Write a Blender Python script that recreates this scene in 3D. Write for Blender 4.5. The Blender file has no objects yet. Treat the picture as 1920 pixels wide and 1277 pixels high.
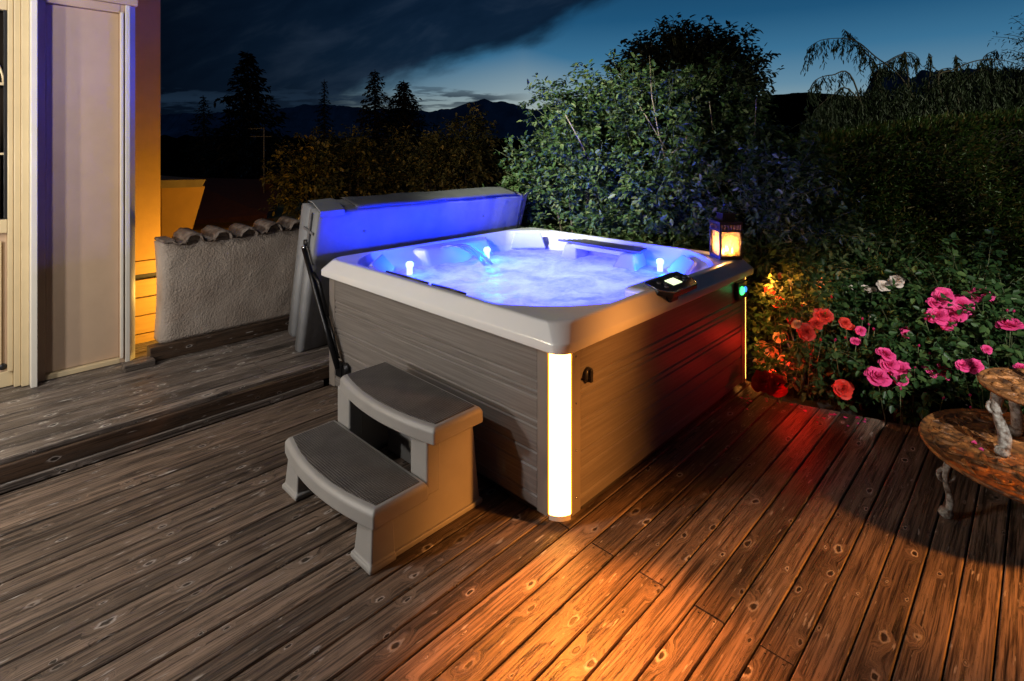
import bpy, math, random
import numpy as np
from mathutils import Vector, Matrix
random.seed(7); RNG = np.random.default_rng(11)
C = bpy.context.scene.collection
R = math.radians

# ------------------------------------------------------------------ helpers
class MB:
    def __init__(s): s.v = []; s.f = []; s.sm = []
    def add(s, vs, fs, smooth=False):
        b = len(s.v); s.v += [tuple(map(float, v)) for v in vs]
        for f in fs: s.f.append(tuple(b + i for i in f)); s.sm.append(smooth)
        return s
    def box(s, x0, x1, y0, y1, z0, z1, M=None):
        vs = [(x, y, z) for x in (x0, x1) for y in (y0, y1) for z in (z0, z1)]
        if M: vs = [M @ Vector(v) for v in vs]
        return s.add(vs, [(0, 1, 3, 2), (4, 6, 7, 5), (0, 4, 5, 1), (2, 3, 7, 6), (0, 2, 6, 4), (1, 5, 7, 3)])
    def tube(s, pts, rad, n=8, cap=True, smooth=True):
        pts = [Vector(p) for p in pts]; k = len(pts)
        rs = rad if isinstance(rad, (list, tuple)) else [rad] * k
        vs = []; up = None
        for i, p in enumerate(pts):
            d = (pts[min(i + 1, k - 1)] - pts[max(i - 1, 0)]).normalized()
            if up is None: up = Vector((0, 0, 1)) if abs(d.z) < .9 else Vector((1, 0, 0))
            a = d.cross(up).normalized(); b = a.cross(d).normalized(); up = b
            for j in range(n):
                t = 2 * math.pi * j / n
                vs.append(p + (a * math.cos(t) + b * math.sin(t)) * rs[i])
        fs = [(i * n + j, i * n + (j + 1) % n, (i + 1) * n + (j + 1) % n, (i + 1) * n + j) for i in range(k - 1) for j in range(n)]
        if cap: fs += [tuple(range(n))[::-1], tuple((k - 1) * n + j for j in range(n))]
        return s.add(vs, fs, smooth)
    def lathe(s, prof, o=(0, 0, 0), n=24, smooth=True, ax=None):
        o = Vector(o); vs = []
        M = Vector((0, 0, 1)).rotation_difference(Vector(ax)).to_matrix() if ax else Matrix.Identity(3)
        for r, z in prof:
            for j in range(n):
                t = 2 * math.pi * j / n; vs.append(o + M @ Vector((r * math.cos(t), r * math.sin(t), z)))
        k = len(prof)
        fs = [(i * n + j, i * n + (j + 1) % n, (i + 1) * n + (j + 1) % n, (i + 1) * n + j) for i in range(k - 1) for j in range(n)]
        fs += [tuple(range(n))[::-1], tuple((k - 1) * n + j for j in range(n))]
        return s.add(vs, fs, smooth)
    def loft(s, rings, cap0=False, cap1=False, smooth=False):
        n = len(rings[0]); k = len(rings)
        vs = [p for r in rings for p in r]
        fs = [(i * n + j, i * n + (j + 1) % n, (i + 1) * n + (j + 1) % n, (i + 1) * n + j) for i in range(k - 1) for j in range(n)]
        if cap0: fs.append(tuple(range(n))[::-1])
        if cap1: fs.append(tuple((k - 1) * n + j for j in range(n)))
        return s.add(vs, fs, smooth)
    def prism(s, poly, z0, z1):
        return s.loft([[(x, y, z0) for x, y in poly], [(x, y, z1) for x, y in poly]], True, True)
    def extrude_x(s, poly, x0, x1, seg=1, fn=None, smooth=False):   # poly of (y, z)
        rings = []
        for i in range(seg + 1):
            x = x0 + (x1 - x0) * i / seg
            rings.append([(fn(x, y, z) if fn else (x, y, z)) for y, z in poly])
        return s.loft(rings, True, True, smooth)
    def build(s, name, m, parent=None, bevel=0, seg=2, autos=None, loc=None):
        me = bpy.data.meshes.new(name); me.from_pydata(s.v, [], s.f); me.validate()
        if len(me.polygons) == len(s.sm): me.polygons.foreach_set('use_smooth', s.sm)
        me.materials.append(m); me.update()
        import bmesh
        bm = bmesh.new(); bm.from_mesh(me); bmesh.ops.recalc_face_normals(bm, faces=bm.faces); bm.to_mesh(me); bm.free()
        o = bpy.data.objects.new(name, me); C.objects.link(o)
        if loc: o.location = loc
        if parent: o.parent = parent
        if bevel:
            b = o.modifiers.new('bevel', 'BEVEL'); b.width = bevel; b.segments = seg; b.limit_method = 'ANGLE'; b.angle_limit = R(32)
            b.harden_normals = True; me.polygons.foreach_set('use_smooth', [True] * len(me.polygons))
        return o

def tag(o, label=None, cat=None, group=None, kind=None):
    if label: o['label'] = label
    if cat: o['category'] = cat
    if group: o['group'] = group
    if kind: o['kind'] = kind
    return o
def thing(name, label, cat, loc=(0, 0, 0), rz=0, group=None):
    o = bpy.data.objects.new(name, None); C.objects.link(o); o.location = loc; o.rotation_euler = (0, 0, rz)
    o.empty_display_size = .1
    return tag(o, label, cat, group)

# ------------------------------------------------------------------ materials
def new_mat(name):
    m = bpy.data.materials.new(name); m.use_nodes = True; nt = m.node_tree
    return m, nt, nt.nodes['Principled BSDF']
def N(nt, t, **kw):
    n = nt.nodes.new(t)
    for k, v in kw.items():
        if k.startswith('i_'):
            key = k[2:]; key = int(key) if key.isdigit() else key.replace('_', ' ')
            n.inputs[key].default_value = v
        else: setattr(n, k, v)
    return n
def ramp(nt, src, stops):
    r = N(nt, 'ShaderNodeValToRGB'); e = r.color_ramp.elements
    while len(e) < len(stops): e.new(.5)
    for el, (p, c) in zip(e, stops):
        el.position = p; el.color = (*c, 1) if len(c) == 3 else c
    nt.links.new(src, r.inputs[0]); return r.outputs[0]
def mapping(nt, scale, src='Object'):
    tc = N(nt, 'ShaderNodeTexCoord'); mp = N(nt, 'ShaderNodeMapping'); mp.inputs['Scale'].default_value = scale
    nt.links.new(tc.outputs[src], mp.inputs['Vector']); return mp.outputs[0]
def math_(nt, op, a, b=None, c=None, clamp=False):
    n = N(nt, 'ShaderNodeMath', operation=op); n.use_clamp = clamp
    for i, v in enumerate((a, b, c)):
        if v is None: continue
        if isinstance(v, (int, float)): n.inputs[i].default_value = v
        else: nt.links.new(v, n.inputs[i])
    return n.outputs[0]
def mixc(nt, fac, a, b, mode='MIX'):
    n = N(nt, 'ShaderNodeMix', data_type='RGBA', blend_type=mode)
    for i, v in ((0, fac), (6, a), (7, b)):
        if isinstance(v, (int, float)): n.inputs[i].default_value = v
        elif isinstance(v, tuple): n.inputs[i].default_value = (*v, 1)
        else: nt.links.new(v, n.inputs[i])
    return n.outputs[2]
def bump(nt, bs, h, strength=.3, dist=.01):
    b = N(nt, 'ShaderNodeBump'); b.inputs['Strength'].default_value = strength; b.inputs['Distance'].default_value = dist
    nt.links.new(h, b.inputs['Height']); nt.links.new(b.outputs[0], bs.inputs['Normal'])
def mat(name, col, rough=.5, metal=0, var=.12, scale=(6, 6, 6), bmp=0, bscale=60, coat=0, col2=None, spec=None):
    m, nt, bs = new_mat(name)
    v = mapping(nt, scale); no = N(nt, 'ShaderNodeTexNoise', i_Scale=1.0, i_Detail=5.0, i_Roughness=.6); nt.links.new(v, no.inputs['Vector'])
    c2 = col2 or tuple(c * (1 - 2 * var) for c in col)
    nt.links.new(ramp(nt, no.outputs[0], [(.35, c2), (.65, col)]), bs.inputs['Base Color'])
    bs.inputs['Roughness'].default_value = rough; bs.inputs['Metallic'].default_value = metal
    rr = math_(nt, 'MULTIPLY_ADD', no.outputs[0], .16, rough - .08, clamp=True); nt.links.new(rr, bs.inputs['Roughness'])
    if coat: bs.inputs['Coat Weight'].default_value = coat; bs.inputs['Coat Roughness'].default_value = .08
    if spec is not None: bs.inputs['Specular IOR Level'].default_value = spec
    if bmp:
        n2 = N(nt, 'ShaderNodeTexNoise', i_Scale=float(bscale), i_Detail=4.0)
        nt.links.new(mapping(nt, (1, 1, 1)), n2.inputs['Vector']); bump(nt, bs, n2.outputs[0], bmp, .01)
    return m
def emis(name, col, s):
    m, nt, bs = new_mat(name); bs.inputs['Base Color'].default_value = (*[min(1, c) * .6 for c in col], 1)
    bs.inputs['Emission Color'].default_value = (*col, 1); bs.inputs['Emission Strength'].default_value = s; return m
def leafmat(name, c1, c2, c3=None, trans=.3, rough=.45):
    m, nt, bs = new_mat(name)
    at = N(nt, 'ShaderNodeAttribute', attribute_name='rnd')
    col = ramp(nt, at.outputs['Fac'], [(0, c1), (.6, c2), (1, c3 or c2)])
    nt.links.new(col, bs.inputs['Base Color']); bs.inputs['Roughness'].default_value = rough
    bs.inputs['Specular IOR Level'].default_value = .35
    tr = N(nt, 'ShaderNodeBsdfTranslucent'); nt.links.new(col, tr.inputs[0])
    mx = N(nt, 'ShaderNodeMixShader'); mx.inputs[0].default_value = trans
    nt.links.new(bs.outputs[0], mx.inputs[1]); nt.links.new(tr.outputs[0], mx.inputs[2])
    nt.links.new(mx.outputs[0], nt.nodes['Material Output'].inputs[0]); return m

def wood(name, dark, light, knot_glint=(.55, .50, .46), knots=.42, axis=0, stain=True):
    """weathered boards: grain along x, knots with highlights painted as pale rings, per-board tone from the 'rnd' attribute"""
    m, nt, bs = new_mat(name); L = nt.links
    tc = N(nt, 'ShaderNodeTexCoord'); at = N(nt, 'ShaderNodeAttribute', attribute_name='rnd')
    sep = N(nt, 'ShaderNodeSeparateXYZ'); L.new(tc.outputs['Object'], sep.inputs[0])
    x, z = sep.outputs[0], sep.outputs[2]; y = math_(nt, 'ADD', sep.outputs[1], z)
    off = math_(nt, 'MULTIPLY', at.outputs['Fac'], 61.7)
    # knots
    kc = N(nt, 'ShaderNodeCombineXYZ'); L.new(math_(nt, 'MULTIPLY_ADD', x, 6.6, off), kc.inputs[0])
    L.new(math_(nt, 'MULTIPLY', y, 13.0), kc.inputs[1])
    vo = N(nt, 'ShaderNodeTexVoronoi', voronoi_dimensions='2D'); vo.inputs['Scale'].default_value = 1; L.new(kc.outputs[0], vo.inputs['Vector'])
    ns = N(nt, 'ShaderNodeTexNoise', i_Scale=3.5, i_Detail=3.0); L.new(kc.outputs[0], ns.inputs['Vector'])
    dist = math_(nt, 'MULTIPLY_ADD', math_(nt, 'SUBTRACT', ns.outputs[0], .5), .34, vo.outputs['Distance'])
    vs = N(nt, 'ShaderNodeSeparateColor'); L.new(vo.outputs['Color'], vs.inputs[0])
    size = math_(nt, 'MULTIPLY_ADD', math_(nt, 'POWER', vs.outputs[1], 2.5), .95, .24)
    d = math_(nt, 'DIVIDE', dist, size)
    act = math_(nt, 'GREATER_THAN', vs.outputs[0], 1 - knots)
    def band(a, b, soft):
        up = N(nt, 'ShaderNodeMapRange', interpolation_type='SMOOTHSTEP'); L.new(d, up.inputs[0])
        up.inputs[1].default_value = a - soft; up.inputs[2].default_value = a + soft
        dn = N(nt, 'ShaderNodeMapRange', interpolation_type='SMOOTHSTEP'); L.new(d, dn.inputs[0])
        dn.inputs[1].default_value = b - soft; dn.inputs[2].default_value = b + soft; dn.inputs[3].default_value = 1; dn.inputs[4].default_value = 0
        return math_(nt, 'MULTIPLY', math_(nt, 'MULTIPLY', up.outputs[0], dn.outputs[0]), act)
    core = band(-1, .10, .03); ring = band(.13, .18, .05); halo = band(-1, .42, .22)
    # grain, pushed aside around the knots
    gy = math_(nt, 'MULTIPLY_ADD', halo, .035, y)
    g1 = N(nt, 'ShaderNodeCombineXYZ'); L.new(math_(nt, 'MULTIPLY_ADD', x, 1.6, off), g1.inputs[0]); L.new(math_(nt, 'MULTIPLY', gy, 46), g1.inputs[1]); L.new(off, g1.inputs[2])
    n1 = N(nt, 'ShaderNodeTexNoise', i_Scale=1.0, i_Detail=9.0, i_Roughness=.72, i_Distortion=.6); L.new(g1.outputs[0], n1.inputs['Vector'])
    g2 = N(nt, 'ShaderNodeCombineXYZ'); L.new(math_(nt, 'MULTIPLY_ADD', x, 3.5, off), g2.inputs[0]); L.new(math_(nt, 'MULTIPLY', gy, 170), g2.inputs[1]); L.new(off, g2.inputs[2])
    n2 = N(nt, 'ShaderNodeTexNoise', i_Scale=1.0, i_Detail=4.0, i_Roughness=.6); L.new(g2.outputs[0], n2.inputs['Vector'])
    n3 = N(nt, 'ShaderNodeTexNoise', i_Scale=2.2, i_Detail=4.0, i_Roughness=.6)
    mp = N(nt, 'ShaderNodeCombineXYZ'); L.new(x, mp.inputs[0]); L.new(math_(nt, 'MULTIPLY', y, 2), mp.inputs[1]); L.new(off, mp.inputs[2]); L.new(mp.outputs[0], n3.inputs['Vector'])
    mixg = math_(nt, 'ADD', math_(nt, 'MULTIPLY', n1.outputs[0], .62), math_(nt, 'MULTIPLY', n2.outputs[0], .38))
    mid = tuple((a + b) / 2 for a, b in zip(dark, light))
    base = ramp(nt, mixg, [(.38, tuple(c * .18 for c in dark)), (.45, dark), (.50, mid), (.57, light)])
    tone = math_(nt, 'MULTIPLY_ADD', at.outputs['Fac'], .75, .62)
    base = mixc(nt, 1.0, base, N(nt, 'ShaderNodeCombineColor').outputs[0], 'MULTIPLY')
    cc = base.node.inputs[7].links[0].from_node
    for i in range(3): L.new(tone, cc.inputs[i])
    blot = ramp(nt, n3.outputs[0], [(.30, (.45, .42, .40)), (.48, (1, 1, 1)), (.72, (1.25, 1.2, 1.15))])
    base = mixc(nt, .85, base, blot, 'MULTIPLY')
    # dark grain cracks
    g4 = N(nt, 'ShaderNodeCombineXYZ'); L.new(math_(nt, 'MULTIPLY_ADD', x, 1.1, off), g4.inputs[0]); L.new(math_(nt, 'MULTIPLY', gy, 22), g4.inputs[1]); L.new(off, g4.inputs[2])
    n4 = N(nt, 'ShaderNodeTexNoise', i_Scale=1.4, i_Detail=7.0, i_Roughness=.6, i_Distortion=.9); L.new(g4.outputs[0], n4.inputs['Vector'])
    crack = N(nt, 'ShaderNodeMapRange'); L.new(math_(nt, 'ABSOLUTE', math_(nt, 'SUBTRACT', n4.outputs[0], .5)), crack.inputs[0])
    crack.inputs[1].default_value = .0; crack.inputs[2].default_value = .012; crack.inputs[3].default_value = .65; crack.inputs[4].default_value = 0
    base = mixc(nt, crack.outputs[0], base, tuple(c * .12 for c in dark))
    base = mixc(nt, math_(nt, 'MULTIPLY', halo, .30), base, light)
    base = mixc(nt, math_(nt, 'MULTIPLY', ring, math_(nt, 'MULTIPLY_ADD', vs.outputs[2], .9, .15)), base, knot_glint)  # pale ring is the knot's highlight, painted in
    base = mixc(nt, math_(nt, 'MULTIPLY', core, .85), base, tuple(c * .2 for c in dark))
    # short pale flecks: glints on the boards painted into the colour
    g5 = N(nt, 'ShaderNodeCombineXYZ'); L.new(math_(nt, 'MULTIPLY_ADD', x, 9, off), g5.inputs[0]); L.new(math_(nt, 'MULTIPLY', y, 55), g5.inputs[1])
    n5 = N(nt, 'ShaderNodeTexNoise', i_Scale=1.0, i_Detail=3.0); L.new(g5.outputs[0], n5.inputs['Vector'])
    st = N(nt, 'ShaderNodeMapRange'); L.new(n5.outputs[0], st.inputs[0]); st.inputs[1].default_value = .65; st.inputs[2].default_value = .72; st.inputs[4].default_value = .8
    base = mixc(nt, st.outputs[0], base, tuple(c * .75 for c in knot_glint))
    L.new(base, bs.inputs['Base Color'])
    L.new(math_(nt, 'MULTIPLY_ADD', n1.outputs[0], .40, .25), bs.inputs['Roughness'])
    bs.inputs['Specular IOR Level'].default_value = .4
    hgt = math_(nt, 'SUBTRACT', math_(nt, 'ADD', mixg, math_(nt, 'MULTIPLY', ring, .5)), math_(nt, 'ADD', math_(nt, 'MULTIPLY', crack.outputs[0], .6), math_(nt, 'MULTIPLY', core, .5)))
    bump(nt, bs, hgt, .55, .006)
    return m

def setrnd(o, per_face_group, vals):
    """per-corner-free attribute: one value per vertex"""
    a = o.data.attributes.new('rnd', 'FLOAT', 'POINT'); a.data.foreach_set('value', np.asarray(vals, dtype=np.float32))

M = {}
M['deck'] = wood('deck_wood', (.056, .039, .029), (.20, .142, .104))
M['deck2'] = wood('raised_deck_wood', (.062, .049, .041), (.20, .165, .140), knot_glint=(.75, .72, .67), knots=.6)
M['riser'] = wood('riser_wood', (.045, .026, .016), (.10, .062, .040), knots=.2)
M['acrylic'] = mat('white_acrylic', (.80, .80, .79), .22, var=.01, coat=.5)
M['cabinet'] = mat('taupe_cabinet', (.215, .195, .178), .48, scale=(2, 2, 90), col2=(.145, .128, .115), bmp=.08, bscale=140)
M['post'] = mat('taupe_post', (.23, .20, .175), .42, var=.03)
M['dark'] = mat('black_plastic', (.018, .018, .020), .4, bmp=.05)
M['plinth'] = mat('dark_plinth', (.05, .042, .038), .6)
M['metal'] = mat('black_metal', (.015, .015, .017), .35, metal=.6)
M['chrome'] = mat('chrome', (.7, .7, .72), .18, metal=1)
M['vinyl'] = mat('grey_vinyl', (.235, .24, .25), .5, var=.08, bmp=.25, bscale=22)
M['vinyl2'] = mat('grey_vinyl_dark', (.15, .15, .16), .5, var=.08, bmp=.25, bscale=22)
M['pillow'] = mat('white_pillow', (.62, .64, .68), .4, var=.03)
M['plastic'] = mat('grey_step_plastic', (.31, .30, .285), .42, var=.05, bmp=.16, bscale=420)
M['stucco'] = None; M['cream'] = mat('cream_paint', (.62, .50, .31), .32, var=.03)
M['panel'] = mat('cream_panel_paint', (.50, .36, .25), .42, var=.03)
M['whitetrim'] = mat('white_trim', (.74, .70, .62), .35, var=.03)
M['ochre'] = mat('ochre_render', (.60, .34, .085), .8, var=.05, bmp=.15, bscale=25)
M['ochre_wood'] = mat('ochre_siding', (.62, .36, .10), .55, var=.08, scale=(2, 2, 30))
M['capping'] = mat('drab_capping', (.34, .27, .14), .6)
M['tile'] = mat('mossy_roof_tile', (.24, .20, .17), .85, col2=(.09, .06, .045), scale=(16, 16, 16), bmp=.6, bscale=45)
M['redroof'] = mat('red_roof', (.11, .030, .015), .8, var=.2, bmp=.4)
M['bark'] = mat('bark', (.10, .075, .055), .85, var=.3, bmp=.6)
M['stem'] = mat('green_stem', (.10, .12, .05), .6, var=.2)
M['cane'] = mat('pale_cane', (.22, .17, .11), .6)
M['soil'] = mat('soil', (.018, .013, .009), .95, var=.3, bmp=.5, bscale=14)
M['grassland'] = mat('dark_meadow', (.02, .026, .012), .95, var=.3)
M['curtain'] = mat('brown_curtain', (.11, .07, .04), .9, var=.3, scale=(30, 30, 1))
M['rust'] = mat('rusty_cast_iron', (.42, .17, .045), .55, metal=.15, col2=(.055, .028, .016), scale=(22, 22, 22), bmp=.7, bscale=70)
M['flaky'] = mat('flaky_white_paint', (.42, .41, .37), .7, col2=(.09, .055, .035), scale=(38, 38, 38), bmp=.8, bscale=60)
M['far'] = mat('hazed_mountain', (.25, .38, .55), 1, var=.2, scale=(.01, .01, .01), spec=0)  # distance haze put into the blue of the rock
M['near_hill'] = mat('near_hill', (.008, .009, .008), 1, var=.2, scale=(.05, .05, .05), spec=0)
M['screen'] = emis('panel_screen', (.85, 1, .6), 1.4)
M['green_led'] = emis('green_led', (.05, 1, .16), 4)
M['blue_led'] = emis('blue_led', (.05, .25, 1), 1.6)
M['red_led'] = emis('red_led', (1, .02, .005), 6)
M['strip'] = emis('warm_light_strip', (1, .40, .075), 19)
M['strip_edge'] = emis('orange_strip_edge', (1, .33, .02), .9)
M['ledbulb'] = emis('blue_white_led', (.12, .16, 1), 8)
M['flame'] = emis('flame', (1, .50, .10), 22)
M['wax'] = mat('candle_wax', (.75, .6, .4), .5)
M['lantern'] = mat('bronze_lantern', (.06, .035, .025), .4, metal=.5)

# step mat with ribbed tread
def m_mat():
    m, nt, bs = new_mat('ribbed_mat'); v = mapping(nt, (1, 1, 1))
    no = N(nt, 'ShaderNodeTexNoise', i_Scale=7.0, i_Detail=3.0); nt.links.new(v, no.inputs['Vector'])
    nt.links.new(ramp(nt, no.outputs[0], [(.35, (.075, .066, .060)), (.65, (.125, .112, .102))]), bs.inputs['Base Color'])
    bs.inputs['Roughness'].default_value = .5
    vo = N(nt, 'ShaderNodeTexVoronoi'); vo.inputs['Scale'].default_value = 85; vo.inputs['Randomness'].default_value = .1; nt.links.new(v, vo.inputs['Vector'])
    bump(nt, bs, vo.outputs['Distance'], 1.0, .008)
    cr = bs.inputs['Base Color'].links[0].from_socket; sh2 = ramp(nt, vo.outputs['Distance'], [(.2, (1.25, 1.25, 1.25)), (.55, (.45, .45, .45))])
    nt.links.new(mixc(nt, 1.0, cr, sh2, 'MULTIPLY'), bs.inputs['Base Color']); return m
M['mat'] = m_mat()
def m_stucco():
    m, nt, bs = new_mat('rough_stucco'); v = mapping(nt, (1, 1, 1))
    a = N(nt, 'ShaderNodeTexNoise', i_Scale=5.0, i_Detail=6.0); b = N(nt, 'ShaderNodeTexNoise', i_Scale=80.0, i_Detail=6.0, i_Distortion=.2); c = N(nt, 'ShaderNodeTexVoronoi'); c.inputs['Scale'].default_value = 48
    for n in (a, b, c): nt.links.new(v, n.inputs['Vector'])
    nt.links.new(ramp(nt, a.outputs[0], [(.3, (.27, .215, .175)), (.7, (.38, .32, .27))]), bs.inputs['Base Color'])
    bs.inputs['Roughness'].default_value = .9
    bump(nt, bs, math_(nt, 'ADD', b.outputs[0], math_(nt, 'ADD', math_(nt, 'MULTIPLY', c.outputs['Distance'], .22), math_(nt, 'MULTIPLY', a.outputs[0], 1.5))), .8, .010); return m
M['stucco'] = m_stucco()
def m_glass(name, tint=(1, 1, 1), t=.9):
    m, nt, bs = new_mat(name); g = N(nt, 'ShaderNodeBsdfGlossy'); g.inputs['Roughness'].default_value = .03
    tr = N(nt, 'ShaderNodeBsdfTransparent'); tr.inputs[0].default_value = (*tint, 1)
    mx = N(nt, 'ShaderNodeMixShader'); lw = N(nt, 'ShaderNodeFresnel'); lw.inputs[0].default_value = 1.5
    nt.links.new(lw.outputs[0], mx.inputs[0]); nt.links.new(tr.outputs[0], mx.inputs[1]); nt.links.new(g.outputs[0], mx.inputs[2])
    nt.links.new(mx.outputs[0], nt.nodes['Material Output'].inputs[0]); return m
M['glass'] = m_glass('window_glass', (.9, .9, .9)); M['lglass'] = m_glass('lantern_glass')
_nt = M['lglass'].node_tree; _o = _nt.nodes['Material Output']; _s = _o.inputs[0].links[0].from_socket
_t = N(_nt, 'ShaderNodeBsdfTranslucent'); _t.inputs[0].default_value = (1, .62, .25, 1); _m = N(_nt, 'ShaderNodeMixShader'); _m.inputs[0].default_value = .16  # amber put into the panes to stand for their glow
_nt.links.new(_s, _m.inputs[1]); _nt.links.new(_t.outputs[0], _m.inputs[2]); _nt.links.new(_m.outputs[0], _o.inputs[0])
def m_water():
    m, nt, bs = new_mat('foaming_water'); v = mapping(nt, (1, 1, 1)); L = nt.links
    n1 = N(nt, 'ShaderNodeTexNoise', i_Scale=2.6, i_Detail=6.0, i_Roughness=.55, i_Distortion=1.6)
    n2 = N(nt, 'ShaderNodeTexNoise', i_Scale=22.0, i_Detail=5.0, i_Distortion=1.0); n3 = N(nt, 'ShaderNodeTexNoise', i_Scale=90.0, i_Detail=3.0)
    for n in (n1, n2, n3): L.new(v, n.inputs['Vector'])
    f = math_(nt, 'ADD', math_(nt, 'MULTIPLY', n1.outputs[0], .8), math_(nt, 'MULTIPLY', n2.outputs[0], .2))
    col = ramp(nt, f, [(.34, (.42, .44, .70)), (.48, (.72, .70, .86)), (.60, (.90, .89, .94))])
    L.new(col, bs.inputs['Base Color']); bs.inputs['Roughness'].default_value = .22
    tr = N(nt, 'ShaderNodeBsdfTranslucent'); L.new(col, tr.inputs[0])
    mx = N(nt, 'ShaderNodeMixShader'); mx.inputs[0].default_value = .45
    L.new(bs.outputs[0], mx.inputs[1]); L.new(tr.outputs[0], mx.inputs[2]); L.new(mx.outputs[0], nt.nodes['Material Output'].inputs[0])
    bump(nt, bs, math_(nt, 'ADD', math_(nt, 'MULTIPLY', n2.outputs[0], .7), math_(nt, 'MULTIPLY', n3.outputs[0], .3)), .6, .02); return m
M['water'] = m_water()
def m_fall():
    m, nt, bs = new_mat('falling_water'); bs.inputs['Base Color'].default_value = (.85, .88, .95, 1); bs.inputs['Roughness'].default_value = .15
    no = N(nt, 'ShaderNodeTexNoise', i_Scale=1.0, i_Detail=4.0); nt.links.new(mapping(nt, (90, 5, 5)), no.inputs['Vector'])
    tr = N(nt, 'ShaderNodeBsdfTransparent'); mx = N(nt, 'ShaderNodeMixShader'); mr = N(nt, 'ShaderNodeMapRange'); nt.links.new(no.outputs[0], mr.inputs[0]); mr.inputs[1].default_value = .40; mr.inputs[2].default_value = .58; mr.inputs[3].default_value = .35; mr.inputs[4].default_value = 1
    nt.links.new(mr.outputs[0], mx.inputs[0]); nt.links.new(tr.outputs[0], mx.inputs[1]); nt.links.new(bs.outputs[0], mx.inputs[2]); nt.links.new(mx.outputs[0], nt.nodes['Material Output'].inputs[0]); return m
M['fall'] = m_fall()

LM = dict(
    bush=leafmat('shrub_leaves', (.022, .048, .016), (.070, .125, .040), (.17, .20, .09)),
    dark=leafmat('dark_leaves', (.010, .014, .009), (.022, .028, .014), (.03, .03, .02)),
    amber=leafmat('yellow_green_leaves', (.03, .035, .010), (.12, .11, .035), (.34, .25, .08)),
    needle=leafmat('needles', (.006, .009, .006), (.012, .016, .010), trans=.1),
    larch=leafmat('larch_needles', (.015, .014, .009), (.035, .026, .015), trans=.1),
    rose=leafmat('rose_leaves', (.014, .040, .011), (.036, .085, .024), (.095, .155, .045)),
    hedge=leafmat('hedge_leaves', (.014, .032, .008), (.045, .080, .018), (.13, .075, .028)),
    willow=leafmat('willow_leaves', (.010, .018, .008), (.022, .034, .015), (.045, .052, .026)))
def petal(name, c1, c2):
    return leafmat(name, c1, c2, c2, trans=.25, rough=.55)
PM = dict(pink=petal('pink_petals', (.42, .010, .10), (.80, .075, .28)), red=petal('red_petals', (.50, .012, .015), (.75, .06, .04)),
          white=petal('white_petals', (.62, .50, .42), (.75, .66, .58)), apricot=petal('apricot_petals', (.50, .20, .08), (.65, .33, .15)),
          peach=petal('peach_petals', (.72, .30, .18), (.85, .48, .30)))

# ------------------------------------------------------------------ foliage
def nrm(a): return a / np.maximum(np.linalg.norm(a, axis=1, keepdims=True), 1e-9)
def leaves(name, P, Dv, Up, L, W, m, parent, wide=.45, stuff=False, fold=.18):
    n = len(P); Dv = nrm(Dv); S = nrm(np.cross(Dv, Up)); U = np.cross(S, Dv)
    L = np.broadcast_to(L, n)[:, None]; W = np.broadcast_to(W, n)[:, None]
    v = np.empty((n, 6, 3)); droop = -U * L * .12
    v[:, 0] = P; v[:, 1] = P + Dv * L * wide * .7 + S * W * .5 + U * W * fold; v[:, 2] = P + Dv * L * (wide + .28) + S * W * .38 + U * W * fold * .8 + droop * .4
    v[:, 3] = P + Dv * L + droop; v[:, 4] = P + Dv * L * (wide + .28) - S * W * .38 + U * W * fold * .8 + droop * .4; v[:, 5] = P + Dv * L * wide * .7 - S * W * .5 + U * W * fold
    idx = np.arange(n)[:, None] * 6
    faces = np.concatenate([idx + np.array([[0, 1, 2, 3]]), idx + np.array([[0, 3, 4, 5]])], axis=1).reshape(-1)
    me = bpy.data.meshes.new(name); me.vertices.add(n * 6); me.vertices.foreach_set('co', v.reshape(-1).astype(np.float32))
    me.loops.add(n * 8); me.loops.foreach_set('vertex_index', faces.astype(np.int32))
    me.polygons.add(n * 2); me.polygons.foreach_set('loop_start', np.arange(0, n * 8, 4, dtype=np.int32))
    me.update(calc_edges=True); me.materials.append(m)
    a = me.attributes.new('rnd', 'FLOAT', 'POINT'); a.data.foreach_set('value', np.repeat(RNG.random(n), 6).astype(np.float32))
    o = bpy.data.objects.new(name, me); C.objects.link(o)
    if parent: o.parent = parent
    return o
def rv(n): return nrm(RNG.normal(size=(n, 3)))

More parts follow.
